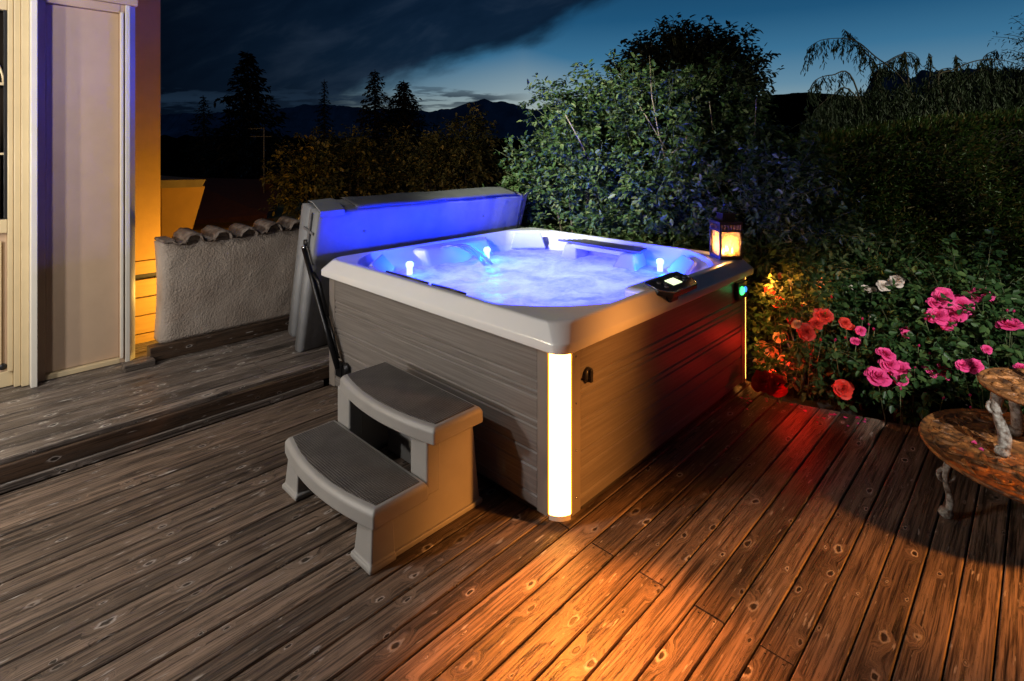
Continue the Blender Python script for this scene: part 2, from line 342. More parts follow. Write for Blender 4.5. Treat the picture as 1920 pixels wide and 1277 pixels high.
def shoots(starts, dirs, lens, k, leaflet, lsize, spread=.06, droop=.25, reject=None):
    """compound leaves along arching shoots -> arrays for leaves(); also the shoot curves"""
    P, Dd, Up, Ls = [], [], [], []; curves = []
    for s, d, ln in zip(starts, dirs, lens):
        s = np.array(s, float); d = np.array(d, float); pts = [s.copy()]; p = s.copy(); dd = d.copy()
        for i in range(8):
            dd = dd + np.array([0, 0, -droop * (i / 8) ** 1.5 * .35]) + RNG.normal(size=3) * .05
            dd /= np.linalg.norm(dd); p = p + dd * ln / 8; pts.append(p.copy())
        pts = np.array(pts); curves.append(pts)
        t = np.sort(RNG.random(k)) * .93 + .07
        seg = np.minimum((t * 8).astype(int), 7); fr = t * 8 - seg
        base = pts[seg] * (1 - fr[:, None]) + pts[seg + 1] * fr[:, None]
        tang = nrm(pts[seg + 1] - pts[seg]); side = nrm(np.cross(tang, rv(k)))
        ldir = nrm(side + tang * .5 + np.array([0, 0, .1]))
        pet = lsize * 1.1
        for q in range(leaflet):
            a = (q / max(leaflet - 1, 1)) if leaflet > 1 else 1
            bp = base + ldir * (pet * (.4 + .9 * a))[..., None] if np.ndim(pet) else base + ldir * pet * (.4 + .9 * a)
            nn = nrm(np.array([0, 0, 1.]) + RNG.normal(size=(k, 3)) * .45)
            sd = nrm(np.cross(ldir, nn)) * (1 if q % 2 else -1)
            dl = nrm(ldir * (1 if q == leaflet - 1 else .55) + (0 if q == leaflet - 1 else 1) * sd + np.array([0, 0, -.25]) + RNG.normal(size=(k, 3)) * .18)
            P.append(bp); Dd.append(dl); Up.append(nn); Ls.append(lsize * (RNG.random(k) * .6 + .7))
    P = np.concatenate(P); Dd = np.concatenate(Dd); Up = np.concatenate(Up); Ls = np.concatenate(Ls)
    if reject is not None:
        keep = ~reject(P); P, Dd, Up, Ls = P[keep], Dd[keep], Up[keep], Ls[keep]
    return P, Dd, Up, Ls, curves
def stems(curves, r, m, parent, name='stem', reject=None):
    b = MB()
    for c in curves:
        if reject is not None and reject(c).any(): continue
        b.tube([tuple(p) for p in c[::2]], [r * (1 - .7 * i / (len(c[::2]) - 1)) for i in range(len(c[::2]))], 5)
    return b.build(name, m, parent)

# ------------------------------------------------------------------ camera frame (world axes follow the tub and the boards)
CAM = Vector((-1.953, -1.577, 1.765)); FW = Vector((.7193, .6947, 0)); RT = Vector((.6947, -.7193, 0)); FP = 1037.
def D(px, py, Y):          # survey helper: a bearing read off the photo plus a distance gives a spot in the world
    p = CAM + FW * Y + RT * ((px - 960) / FP * Y); return Vector((p.x, p.y, CAM.z - (py - 272) / FP * Y))
cam = bpy.data.cameras.new('camera'); co = bpy.data.objects.new('camera', cam); C.objects.link(co)
co.location = CAM; co.rotation_euler = (R(90), 0, R(-46)); cam.sensor_width = 36; cam.lens = FP / 1920 * 36
cam.shift_y = -(638.5 - 272) / 1920; cam.clip_start = .05; cam.clip_end = 20000
bpy.context.scene.camera = co

# ------------------------------------------------------------------ ground, decks
g = MB(); NR, NA = 44, 96; vs = []
for i in range(NR + 1):
    r = 0.02 + 6000 * (i / NR) ** 5
    for j in range(NA):
        a = 2 * math.pi * j / NA; x, y = 1 + r * math.cos(a), .5 + r * math.sin(a)
        t = (x - 1) * FW.x + (y - .5) * FW.y
        z = -.12 - (max(0, y - 3.4) * .35 if y > 3.4 and y < 12 else (3.0 if y >= 12 else 0)) if r < 60 else -3.1
        z -= max(0, min(1, (r - 15) / 200)) * 26
        vs.append((x, y, z + (math.sin(x * .7) * math.cos(y * .9) * .05 if r > 8 else 0)))
fs = [(i * NA + j, i * NA + (j + 1) % NA, (i + 1) * NA + (j + 1) % NA, (i + 1) * NA + j) for i in range(NR) for j in range(NA)]
g.add(vs, fs, True); tag(g.build('ground', M['soil']), kind='structure')

def boards(name, rows, m, z1, th=.028):
    """rows: (y0, y1, [(x0, x1), ...]); each board with rounded long edges"""
    b = MB(); rn = []
    for y0, y1, spans in rows:
        for x0, x1 in spans:
            c = .004; prof = [(y0, z1 - th), (y1, z1 - th), (y1, z1 - c), (y1 - c, z1), (y0 + c, z1), (y0, z1 - c)]
            dz = random.uniform(-.0015, .0015)
            if isinstance(x1, tuple): xa, xb = x1
            else: xa = xb = x1
            n = 6
            vs = [(x0, y, z + dz) for y, z in prof] + [((xa if y < (y0 + y1) / 2 else xb), y, z + dz) for y, z in prof]
            b.add(vs, [(i, (i + 1) % n, n + (i + 1) % n, n + i) for i in range(n)] + [tuple(range(n))[::-1], tuple(range(n, 2 * n))])
            rn += [random.random()] * 12
    o = b.build(name, m); setrnd(o, None, rn); return tag(o, kind='structure')
def xe(y): return 2.07 - .284 * (y + .205) if y < -.2 else 2.07
pitch = .1209; gap = .0062; rows = []
k = 0; y = .004
for i in range(-34, 19):
    ya = .004 + (i) * pitch; yb = ya + pitch - gap
    if ya > 2.19: continue
    yb = min(yb, 2.217)
    jx = .06 if (i % 2 == 0) else None
    end = (xe(ya), xe(yb)) if yb < 0 else 2.3
    if yb > -.02 and ya < .1: end = 2.25
    spans = []
    if jx is not None: spans = [(-7, jx - .004), (jx + .004, end)]
    else: spans = [(-7, -3.1), (-3.092, end)]
    rows.append((ya, yb, spans))
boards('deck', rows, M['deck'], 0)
rows2 = []; y = 2.262
while y < 3.62:
    e = 4.2 if y < 3.3 else -.5
    rows2.append((y, y + pitch - gap, [(-7, -.35 if y < 3.2 else e)] + ([(-.342, 2.6)] if y < 3.2 else []) if int(y * 10) % 2 else [(-7, 2.6)])); y += pitch
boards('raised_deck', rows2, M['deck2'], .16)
def plank(name, x0, x1, y0, y1, z0, z1, m, parent=None, bev=.004):
    b = MB(); b.box(x0, x1, y0, y1, z0, z1); o = b.build(name, m, parent, bevel=bev)
    setrnd(o, None, [random.random()] * 8); return o
rz = thing('deck_step_riser', 'dark timber riser and ledge below the edge of the raised deck', 'step riser', (0, 2.25, 0))
b = plank('riser_board', -7, 2.6, -.016, .012, .045, .131, M['riser'], rz)
b = plank('ledge_board', -7, -.0, -.030, .008, .002, .043, M['deck2'], rz)
# joists below, dark
b = MB()
for i in range(12): b.box(-6.8 + i * .75, -6.74 + i * .75, -4.2, 2.2, -.14, -.03)
tag(b.build('deck_joists', M['plinth']), kind='structure')
b = MB()
for i in range(13): b.box(-6.8 + i * .75, -6.74 + i * .75, 2.28, 3.3, -.10, .131)
tag(b.build('raised_deck_joists', M['plinth']), kind='structure')
# nails at the butt joints
# ------------------------------------------------------------------ hot tub
LT = 2.21
def outline(inset, z, cs, w=.6, k=8):
    a, b_ = inset, LT - inset; corners = [((a, a), (0, 1), (1, 0)), ((b_, a), (-1, 0), (0, 1)), ((b_, b_), (0, -1), (-1, 0)), ((a, b_), (1, 0), (0, -1))]
    pts = []
    if not isinstance(cs, (list, tuple)): cs = [cs] * 4
    for (cx, cy), d0, d1 in corners:
        c = cs[len(pts) // (k + 1)]
        p0 = (cx + d0[0] * c, cy + d0[1] * c); p2 = (cx + d1[0] * c, cy + d1[1] * c)
        mid = ((p0[0] + p2[0]) / 2, (p0[1] + p2[1]) / 2); q = (mid[0] + (cx - mid[0]) * w, mid[1] + (cy - mid[1]) * w)
        for i in range(k + 1):
            t = i / k; pts.append(((1 - t) ** 2 * p0[0] + 2 * t * (1 - t) * q[0] + t * t * p2[0], (1 - t) ** 2 * p0[1] + 2 * t * (1 - t) * q[1] + t * t * p2[1], z))
    return pts
tub = thing('hot_tub', 'square hot tub with white rim, taupe panelled sides and glowing blue water', 'hot tub')
s = MB()
oc = [.42, .42, .34, .30]
s.loft([outline(.0, .822, .09), outline(-.032, .820, .07), outline(-.037, .826, .065), outline(-.037, .862, .065), outline(-.030, .871, .065, .6),
        outline(.012, .932, .085, .45), outline(.020, .939, .10, .4), outline(.030, .941, .11, .4),
        outline(.058, .941, oc, .35), outline(.066, .936, oc, .35), outline(.078, .90, oc, .4), outline(.135, .835, [.42, .42, .36, .32], .5), outline(.15, .82, .42, .5),
        outline(.185, .74, .42, .5), outline(.21, .60, .42, .5), outline(.24, .45, .40), outline(.62, .43, .35), outline(.66, .20, .3), outline(.70, .17, .3)], False, True, smooth=True)
sh = s.build('shell', M['acrylic'], tub)
b_ = sh.modifiers.new('ws', 'WEIGHTED_NORMAL'); 
# extra moulded shapes on the inner wall
b = MB()
b.loft([[(.72, 2.13, .93), (1.55, 2.13, .93), (1.55, 2.13, .74), (.72, 2.13, .74)], [(.80, 2.05, .915), (1.47, 2.05, .915), (1.50, 1.93, .74), (.77, 1.93, .74)]], True, True)
b.build('waterfall_ledge', M['acrylic'], tub, bevel=.02, seg=3)
b = MB(); b.box(.80, 1.36, .035, .19, .74, .945); b.build('control_housing', M['acrylic'], tub, bevel=.03, seg=3)
# cabinet
cabz0, cabz1 = .045, .822
planks = [(.05, .108), (.114, .236), (.242, .312), (.318, .430), (.436, .462), (.468, .574), (.580, .604), (.610, .652), (.658, .815)]
def panel(face):
    b = MB(); prof = [(.02, cabz0)]
    for z0, z1 in planks: prof += [(.006, z0), (0, z0 + .006), (0, z1 - .006), (.006, z1)]
    prof += [(.02, cabz1)]
    u0, u1 = .150, LT - .105
    def P(u, o, z):
        o = o + .004
        return {'left': (o, u, z), 'right': (u, o, z), 'far': (LT - o, u, z), 'back': (u, LT - o, z)}[face]
    for (o0, z0), (o1, z1) in zip(prof, prof[1:]):
        b.add([P(u0, o0, z0), P(u1, o0, z0), P(u1, o1, z1), P(u0, o1, z1)], [(0, 1, 2, 3)])
    return b.build('side_panel', M['cabinet'], tub)
for f in ('left', 'right', 'far', 'back'): panel(f)
core = MB(); core.loft([outline(.024, z, .10, 0, 1) for z in (.046, .815)]); core.build('inner_frame', M['plinth'], tub)
def corner(cx, cy, dx, dy, lit=True):
    # posts either side of the chamfer and the convex light strip on it
    def T(a, b_): return (cx + a * dx, cy + b_ * dy)
    for sgn in (0, 1):
        pl = [(0.0, .082), (0.0, .146), (.022, .146), (.022, .082)]
        if sgn: pl = [(b_, a) for a, b_ in pl]
        b = MB(); b.prism([T(*p) for p in pl], cabz0, .821); b.build('corner_post', M['post'], tub, bevel=.003)
        e = [(.0015, .074), (.0015, .0818), (.02, .0818), (.02, .074)]
        if sgn: e = [(b_, a) for a, b_ in e]
        b = MB(); b.prism([T(*p) for p in e], .062, .818); b.build('strip_edge', M['strip_edge'] if lit else M['post'], tub)
    pts = []
    for i in range(9):
        t = i / 8; p0, q, p2 = (.002, .073), (.016, .016), (.073, .002)
        pts.append(((1 - t) ** 2 * p0[0] + 2 * t * (1 - t) * q[0] + t * t * p2[0], (1 - t) ** 2 * p0[1] + 2 * t * (1 - t) * q[1] + t * t * p2[1]))
    pts += [(.075, .03), (.03, .075)]
    b = MB(); b.prism([T(*p) for p in pts], .060, .816); b.build('corner_light', M['strip'] if lit else M['post'], tub)
    b = MB(); b.prism([T(*p) for p in pts], .036, .0595); b.build('corner_cap', M['whitetrim'] if lit else M['post'], tub)
corner(0, 0, 1, 1); corner(LT, 0, -1, 1); corner(0, LT, 1, -1, False); corner(LT, LT, -1, -1, False)
b = MB(); b.prism([(x, y) for x, y, z in outline(.035, 0, .17, .1, 3)], .003, .05); b.build('base_plinth', M['plinth'], tub, bevel=.006)
# water
nW = 150; xs = np.linspace(.13, LT - .13, nW); b = MB(); vsw = []
from mathutils import noise as mn
for yy in xs:
    for xx in xs:
        h = .012 * mn.noise(Vector((xx * 4, yy * 4, 1))) + .009 * mn.noise(Vector((xx * 13, yy * 13, 5))) + .004 * mn.noise(Vector((xx * 34, yy * 34, 9)))
        r = math.hypot(xx - 1.13, yy - 1.72); h += .03 * math.exp(-(r / .07) ** 2) + .01 * math.sin(r * 45) * math.exp(-r * 5)
        vsw.append((xx, yy, .792 + h))
def inwater(x, y):
    c = .30; return (x - .12) + (y - .12) > c and (LT - .12 - x) + (y - .12) > c and (x - .12) + (LT - .12 - y) > c and (LT - .12 - x) + (LT - .12 - y) > c
b.add(vsw, [(j * nW + i, j * nW + i + 1, (j + 1) * nW + i + 1, (j + 1) * nW + i) for j in range(nW - 1) for i in range(nW - 1) if inwater(xs[i], xs[j])], True)
b.build('tub_water', M['water'], tub)
# waterfall sheet
b = MB(); pp = []
for i in range(15):
    t = i / 14; z = .905 + .13 * t - .245 * t * t; pp.append((1.03 + .09 * t, 2.05 - .40 * t, z + (.0 if i else 0)))
rr = []
for i, (x, y, z) in enumerate(pp):
    wv = .078 - .026 * i / 14; row = []
    for k in range(12):
        f = k / 11 * 2 - 1; d = .010 * mn.noise(Vector((k * .9, i * .12, 3))) * (1 + i / 7); row.append((x + f * wv, y + d, z + d + .006 * abs(f)))
    rr.append(row + [(a, b2 + .003, c2 + .003) for a, b2, c2 in row[::-1]])
b.loft(rr, True, True, True)
b.build('waterfall', M['fall'], tub)
b = MB(); b.box(.94, 1.12, 2.04, 2.11, .880, .912); b.build('spout', M['acrylic'], tub, bevel=.008)
LEDS = [(.50, 1.86, .845), (1.27, 1.83, .855), (1.90, .56, .845)]
for p in LEDS:
    b = MB(); b.lathe([(.001, -.055), (.022, -.05), (.022, .0), (.030, .012), (.030, .034), (.018, .046), (.001, .048)], p, 16); b.build('light_bulb', M['ledbulb'], tub)
# pillows
def slabq(name, q, th, m, bev=.012, parent=tub):
    q = [Vector(p) for p in q]; n = (q[1] - q[0]).cross(q[3] - q[0]).normalized() * th
    b = MB(); b.loft([q, [p + n for p in q]], True, True); return b.build(name, m, parent, bevel=bev, seg=3)
slabq('headrest', [(1.72, 1.99, .80), (1.95, 1.76, .80), (1.995, 1.86, .925), (1.82, 2.035, .925)], .035, M['pillow'])
slabq('headrest', [(1.72, .30, .80), (1.95, .55, .80), (2.03, .44, .925), (1.84, .25, .925)], .03, M['pillow'])
slabq('headrest', [(.17, 1.72, .82), (.42, 1.97, .82), (.36, 2.05, .925), (.11, 1.80, .925)], .03, M['pillow'])
b = MB(); b.tube([(.155, 1.80, .905), (.215, 1.90, .90), (.26, 1.965, .905)], .013, 8); b.build('jet_lever', M['chrome'], tub)
for x0, y0, x1, y1 in ((.070, .74, .070, 1.04), (.070, 1.08, .070, 1.52)):
    b = MB(); b.tube([(x0 + .006, y0, .938), (x0 + .003, (y0 + y1) / 2, .942), (x1 + .006, y1, .938)], .008, 8); b.build('grab_trim', M['dark'], tub)
# moulded footbridge with dark slats
b = MB(); b.loft([[(1.78, 1.46, .76), (1.98, 1.52, .76), (2.10, 1.50, .76), (2.08, 1.34, .76), (1.82, 1.30, .76)], [(1.86, 1.46, .90), (1.98, 1.50, .905), (2.07, 1.48, .905), (2.06, 1.37, .905), (1.88, 1.36, .90)]], True, True)
b.build('bridge_leg', M['acrylic'], tub, bevel=.015, seg=3)
b = MB(); b.loft([[(1.74, .92, .76), (2.07, .95, .76), (2.10, .76, .76), (1.78, .70, .76)], [(1.84, .88, .90), (2.04, .90, .905), (2.06, .80, .905), (1.86, .77, .90)]], True, True)
b.build('bridge_leg', M['acrylic'], tub, bevel=.02, seg=3)
b = MB(); b.box(1.87, 1.95, .86, 1.40, .868, .905); b.build('bridge_bar', M['acrylic'], tub, bevel=.01)
b = MB()
for i in range(6):
    x = 1.885 + .032 * i; b.box(x, x + .020, .72 + .01 * i, 1.56 - .03 * i, .9065, .923)
b.box(1.89, 2.06, 1.10, 1.13, .9035, .912)
b.build('bridge_slats', M['vinyl2'], tub, bevel=.003)
# control panel: tilted outwards
cp = thing('x', None, None); bpy.data.objects.remove(cp)
Mcp = Matrix.Translation((1.075, .022, .919)) @ Matrix.Rotation(R(14), 4, 'X')
b = MB(); pl = [(-.20, .085), (.20, .085), (.215, -.02), (.15, -.085), (-.15, -.085), (-.215, -.02)]
b.loft([[Mcp @ Vector((x, y, 0)) for x, y in pl], [Mcp @ Vector((x * .97, y * .97, .028)) for x, y in pl], [Mcp @ Vector((x * .88, y * .85, .034)) for x, y in pl]], True, True)
cpo = b.build('control_panel', M['dark'], tub, bevel=.004)
b = MB(); b.box(-.05, .055, -.028, .034, .035, .038, Mcp); b.build('screen', M['screen'], cpo)
for x, y in ((-.12, .03), (-.12, -.02), (-.085, .005), (.10, .03), (.10, -.02), (.14, .005)):
    b = MB(); b.add([Mcp @ Vector((x + .013 * math.cos(t), y + .013 * math.sin(t), zz)) for zz in (.034, .040) for t in [i * math.pi / 5 for i in range(10)]], [tuple(range(10, 20))] + [(i, (i + 1) % 10, 10 + (i + 1) % 10, 10 + i) for i in range(10)]); b.build('button', M['vinyl2'], cpo)

b = MB(); b.tube([Mcp @ Vector((x * .94, y * .94, .031)) for x, y in pl + pl[:1]], .004, 6); b.build('panel_rim', M['chrome'], cpo)
b = MB(); b.box(.925, 1.02, -.050, -.012, .868, .918); b.build('panel_bracket', M['dark'], tub, bevel=.012)
# latch and status light on right face
b = MB(); b.lathe([(.001, .0), (.036, .0), (.034, .014), (.02, .018), (.001, .018)], (.200, .004, .668), 20, ax=(0, -1, 0)); lt = b.build('latch', M['dark'], tub)
b = MB(); b.box(.190, .210, -.028, -.012, .635, .70); b.build('latch_lever', M['dark'], lt, bevel=.006)
b = MB(); b.box(1.93, 2.09, -.03, .002, .67, .80); sb = b.build('status_lamp', M['dark'], tub, bevel=.012)
b = MB(); b.lathe([(.001, 0), (.030, 0), (.027, .010), (.012, .016), (.001, .017)], (1.985, -.030, .735), 20, ax=(0, -1, 0)); b.build('green_lens', M['green_led'], sb)
b = MB(); b.lathe([(.001, 0), (.022, 0), (.018, .008), (.001, .010)], (2.045, -.030, .735), 16, ax=(0, -1, 0)); b.build('blue_lens', M['blue_led'], sb)
for z in (.12, .34, .56, .78):
    b = MB(); b.lathe([(.001, 0), (.005, 0), (.004, .003), (.001, .004)], (.110, .0, z), 8, ax=(0, -1, 0)); b.build('screw', M['chrome'], tub)
# red garden light at the foot of the right corner
rl = thing('red_spotlight', 'small red light glowing at the foot of the tub by the roses', 'spotlight', (2.36, -.10, .0))
b = MB(); b.lathe([(.001, 0), (.035, 0), (.04, .06), (.03, .08), (.001, .08)], (0, 0, 0), 16); b.build('housing', M['dark'], rl)
b = MB(); b.lathe([(.001, .0), (.026, .0), (.020, .012), (.001, .014)], (-.02, -.02, .082), 14); b.build('lens', M['red_led'], rl)

# ------------------------------------------------------------------ cover and its lifter
cv = thing('tub_cover', 'folded grey vinyl tub cover leaning upright behind the rim, lit blue', 'tub cover', (0, 2.68, .17))
lean = math.atan2(-.28, 1.14)   # towards the tub
def cov(t, h):   # local: t across (+ = away from tub), h up the slab
    return (t * math.cos(lean) + h * math.sin(lean), -t * math.sin(lean) * 1 + h * math.cos(lean))
def rpoly(t0, t1, h0, h1, taper, r=.03):
    out = []
    cs = [(t0 + taper, h0, 1, 1), (t1 - taper * .3, h0, -1, 1), (t1, h1, -1, -1), (t0, h1, 1, -1)]
    for i, (t, h, sx, sz) in enumerate(cs):
        a, b2 = ((t, h + sz * r), (t + sx * r, h)) if i in (0, 2) else ((t + sx * r, h), (t, h + sz * r))
        m1 = (t + sx * r * .3, h + sz * r * .3)
        out += [a, m1, b2]
    return [cov(*p) for p in out]
def wr(x, y, z):
    f = .006 * mn.noise(Vector((x * 3.1, y * 5, z * 4))) + .004 * mn.noise(Vector((x * 11, y * 9, z * 9)))
    return (x, y + f * 1.4, z + f + .006 * math.sin(x * 2.1))
b = MB(); b.extrude_x(rpoly(-.155, -.004, .0, 1.165, .045), -.02, 2.20, 60, wr, True); b.build('front_half', M['vinyl'], cv)
b = MB(); b.extrude_x(rpoly(.004, .150, .06, 1.155, .03), -.01, 2.21, 60, wr, True); b.build('rear_half', M['vinyl'], cv)
b = MB(); b.extrude_x([cov(-.150, 1.166), cov(-.09, 1.182), cov(.10, 1.178), cov(.145, 1.160), cov(.10, 1.172), cov(-.09, 1.174)], .30, 2.12, 50, wr, True); b.build('hinge_flap', M['vinyl2'], cv)
b = MB(); b.extrude_x([cov(-.165, 1.13), cov(-.160, 1.180), cov(-.02, 1.212), cov(.07, 1.195), cov(-.02, 1.203), cov(-.152, 1.172)], -.015, .18, 10, wr, True); b.build('folded_skirt', M['vinyl'], cv, bevel=.003)
b = MB(); P1 = [(2.20,) + cov(-.15, 1.15), (2.31,) + cov(-.10, 1.17), (2.255,) + cov(-.13, .80), (2.205,) + cov(-.15, .78)]
b.loft([P1, [(x + .012, y + .02, z) for x, y, z in P1]], True, True); b.build('side_flap', M['vinyl'], cv, bevel=.003)
for x in (.38, 1.66):
    b = MB(); b.lathe([(.001, 0), (.011, 0), (.009, .005), (.001, .006)], (x,) + cov(-.158, .98), 10, ax=(0, -1, 0)); b.build('snap', M['vinyl2'], cv)
b = MB(); b.extrude_x([cov(-.07, .86), cov(-.055, .86), cov(-.055, 1.14), cov(-.07, 1.14)], -.036, -.022); b.extrude_x([cov(-.12, .98), cov(.04, .98), cov(.04, 1.0), cov(-.12, 1.0)], -.034, -.0225)
b.build('handle_strap', M['vinyl2'], cv, bevel=.002)
lf = thing('cover_lifter', 'black metal lifter arm bolted between tub side and folded cover', 'cover lifter', (-.05, 1.92, .23))
b = MB(); b.tube([(0, 0, 0), (-.005, .17, .26), (-.005, .33, .50), (-.01, .50, .775)], [.021, .021, .020, .018], 10); b.build('arm', M['metal'], lf)
b = MB(); b.tube([(.015, .015, .06), (.012, .17, .32)], .008, 8); b.tube([(.012, .17, .32), (.012, .30, .54), (-.004, .36, .60)], .014, 8); b.build('gas_strut', M['metal'], lf)
b = MB(); b.lathe([(.001, -.004), (.050, -.004), (.055, .012), (.040, .030), (.020, .035), (.001, .036)], (.046, -.03, -.015), 18, ax=(-1, 0, 0)); b.box(.002, .045, -.035, .045, -.06, .03); b.build('pivot_bracket', M['metal'], lf, bevel=.004)
b = MB(); b.lathe([(.001, 0), (.026, 0), (.026, .02), (.001, .024)], (.022, .505, .80), 14, ax=(-1, 0, 0)); b.build('knob', M['dark'], lf)
b = MB(); b.lathe([(.001, 0), (.012, 0), (.012, .012), (.001, .014)], (-.02, .47, .775), 12, ax=(-1, 0, 0)); b.build('bolt', M['chrome'], lf)

# ------------------------------------------------------------------ step stool
st = thing('step_stool', 'grey plastic two-tread step with dark ribbed mats against the tub', 'step stool', (-.4, .82, 0))
def tread_poly(xb, xf, y0, y1, bulge, n=14, ins=0.0):
    y0 += ins; y1 -= ins; xb -= ins; xf += ins
    pts = [(xb, y1), (xb, y0)]; ym = (y0 + y1) / 2; h = (y1 - y0) / 2
    for i in range(n + 1):
        y = y0 + (y1 - y0) * i / n; pts.append((xf - bulge * (1 - ((y - ym) / h) ** 2), y))
    return pts
def tread(xb, xf, y0, y1, bulge, zt, th=.068):
    b = MB(); P = tread_poly(xb, xf, y0, y1, bulge); Pi = tread_poly(xb, xf, y0, y1, bulge, ins=.012)
    b.loft([[(x, y, zt - th) for x, y in P], [(x, y, zt - .02) for x, y in P], [(x * .0 + xi, yi, zt - .003) for (x, y), (xi, yi) in zip(P, Pi)], [(x, y, zt) for x, y in tread_poly(xb, xf, y0, y1, bulge, ins=.024)]], True, True)
    o = b.build('tread', M['plastic'], st, bevel=.008, seg=3)
    b = MB(); Pm = tread_poly(xb, xf, y0, y1, bulge, ins=.030); b.loft([[(x, y, zt - .001) for x, y in Pm], [(x, y, zt + .004) for x, y in Pm]], True, True); b.build('mat', M['mat'], o, bevel=.002)
ox, oy = .4, -.82
def sh_(pts): return [(x + ox, y + oy) for x, y in pts]
tread(-.43 + ox, -.715 + ox, .41 + oy, 1.25 + oy, .055, .257, .080)
tread(-.125 + ox, -.425 + ox, .38 + oy, 1.215 + oy, .055, .502, .078)
for y0, y1 in ((.425, .555), (1.105, 1.235)):       # front legs, flared feet
    yi = y0 if y0 < 1 else y1; sg = 1 if y0 < 1 else -1
    b = MB(); b.loft([[(x + ox, y + oy, z) for x, y in ((-.715 - e, y0 - e), (-.60, y0 - e), (-.60, y1 + e), (-.715 - e, y1 + e))] for z, e in ((0, .016), (.022, .016), (.032, .004), (.195, -.010))], True, True)
    b.build('leg', M['plastic'], st, bevel=.012, seg=3)
    b = MB(); b.loft([[(x + ox, y + oy, z) for x, y in ((-.43, y0), (-.35, y0), (-.35, y1), (-.43, y1))] for z in (.18, .44)], True, True)
    b.build('upper_post', M['plastic'], st, bevel=.012, seg=3)
    # solid side wall in profile
    ya, yb = (y0 + .008, y0 + .03) if y0 < 1 else (y1 - .03, y1 - .008)
    prof = [(-.66, 0), (-.66, .20), (-.40, .20), (-.40, .45), (-.15, .45), (-.10, 0)]
    b = MB(); b.loft([[(x + ox, ya + oy, z) for x, z in prof], [(x + ox, yb + oy, z) for x, z in prof]], True, True)
    b.build('side_wall', M['plastic'], st, bevel=.005)
    b = MB(); b.box(-.66 + ox, -.09 + ox, ya - (.012 if y0 < 1 else 0) + oy, yb + (0 if y0 < 1 else .012) + oy, 0.001, .026); b.build('foot_rail', M['plastic'], st, bevel=.006)
b = MB(); b.box(-.145 + ox, -.128 + ox, .47 + oy, 1.17 + oy, .0, .44); b.build('back_wall', M['plastic'], st, bevel=.004)

# ------------------------------------------------------------------ lantern on the rim
la = thing('lantern', 'small bronze candle lantern glowing on the far corner of the rim', 'lantern', (2.035, .105, .9425), R(48.7))
w = .078
b = MB(); b.box(-w - .006, w + .006, -w - .006, w + .006, 0, .014); b.build('base', M['lantern'], la, bevel=.003)
b = MB()
for sx in (-1, 1):
    for sy in (-1, 1): b.box(sx * w - .006, sx * w + .006, sy * w - .006, sy * w + .006, .0145, .262)
for s_ in (-1, 1):
    for z0, z1 in ((.0145, .026), (.20, .212), (.250, .2615)):
        b.box(-w + .0065, w - .0065, s_ * w - .005, s_ * w + .005, z0, z1); b.box(s_ * w - .005, s_ * w + .005, -w + .0065, w - .0065, z0, z1)
    for i in range(6):
        t = -w + .02 + i * (2 * w - .04) / 5
        b.box(t - .0045, t + .0045, s_ * w - .004, s_ * w + .004, .2125, .2495); b.box(s_ * w - .004, s_ * w + .004, t - .0045, t + .0045, .2125, .2495)
b.build('frame', M['lantern'], la)
b = MB()
for s_ in (-1, 1):
    b.box(-w + .007, w - .007, s_ * (w - .009) - .0008, s_ * (w - .009) + .0008, .0265, .199); b.box(s_ * (w - .009) - .0008, s_ * (w - .009) + .0008, -w + .0105, w - .0105, .0265, .199)
b.build('glass', M['lglass'], la)
b = MB(); b.box(-w - .008, w + .008, -w - .008, w + .008, .2625, .272); b.box(-.045, .045, -.045, .045, .2725, .315)
for i in range(7):
    t = -.042 + i * .014; b.box(t - .003, t + .003, -.048, .048, .274, .322); b.box(-.048, .048, t - .003, t + .003, .2745, .3215)
b.box(-.05, .05, -.05, .05, .323, .330); b.build('roof', M['lantern'], la)
b = MB(); b.tube([(.05 * math.cos(t), 0, .332 + .06 * math.sin(t)) for t in [math.pi * i / 12 for i in range(13)]], .0025, 6); b.build('handle', M['lantern'], la)
for i, (x, y, h) in enumerate(((-.012, .005, .035), (.036, -.030, .022), (-.038, -.030, .025), (.03, .035, .03), (-.035, .036, .02))):
    b = MB(); b.lathe([(.018, .0145), (.018, .0145 + h), (.004, .0145 + h - .003)], (x, y, 0), 14); cd = b.build('candle', M['wax'], la)
    b = MB(); b.lathe([(.001, 0), (.007, .008), (.008, .016), (.004, .030), (.0008, .042)], (x, y, .016 + h), 10); b.build('flame', M['flame'], cd)

# ------------------------------------------------------------------ low stucco wall with tiles
wl = thing('garden_wall', 'low stucco wall topped with wavy tiles beside the folded cover', 'garden wall', (0, 3.2, .27))
b = MB(); n = 26; rings = []
x0, x1 = -.80, 2.6
nx, nz = 90, 30; pts = []
def wtop(x): return .765 + .012 * math.sin(x * 3) + .006 * math.sin(x * 11)
for i in range(nx + 1):
    x = x0 + (x1 - x0) * i / nx; ring = []
    flare = .05 * math.exp(-((x - x0) / .05) ** 2)
    for j in range(nz + 1):
        z = wtop(x) * j / nz; bul = .012 * mn.noise(Vector((x * 4, z * 4, 2))) + .004 * mn.noise(Vector((x * 20, z * 20, 2)))
        ring.append((x + .018 * math.sin(z * 4) * (i == 0), -.0 + bul + (.03 if i == 0 else .008 if i == 1 else 0), z))
    for j in range(nz, -1, -1):
        z = wtop(x) * j / nz; ring.append((x + (.0 if i else .018 * math.sin(z * 4)), .22 - (.03 if i == 0 else 0), z))
    rings.append(ring)
b.loft(rings, True, True, True); b.build('wall', M['stucco'], wl)
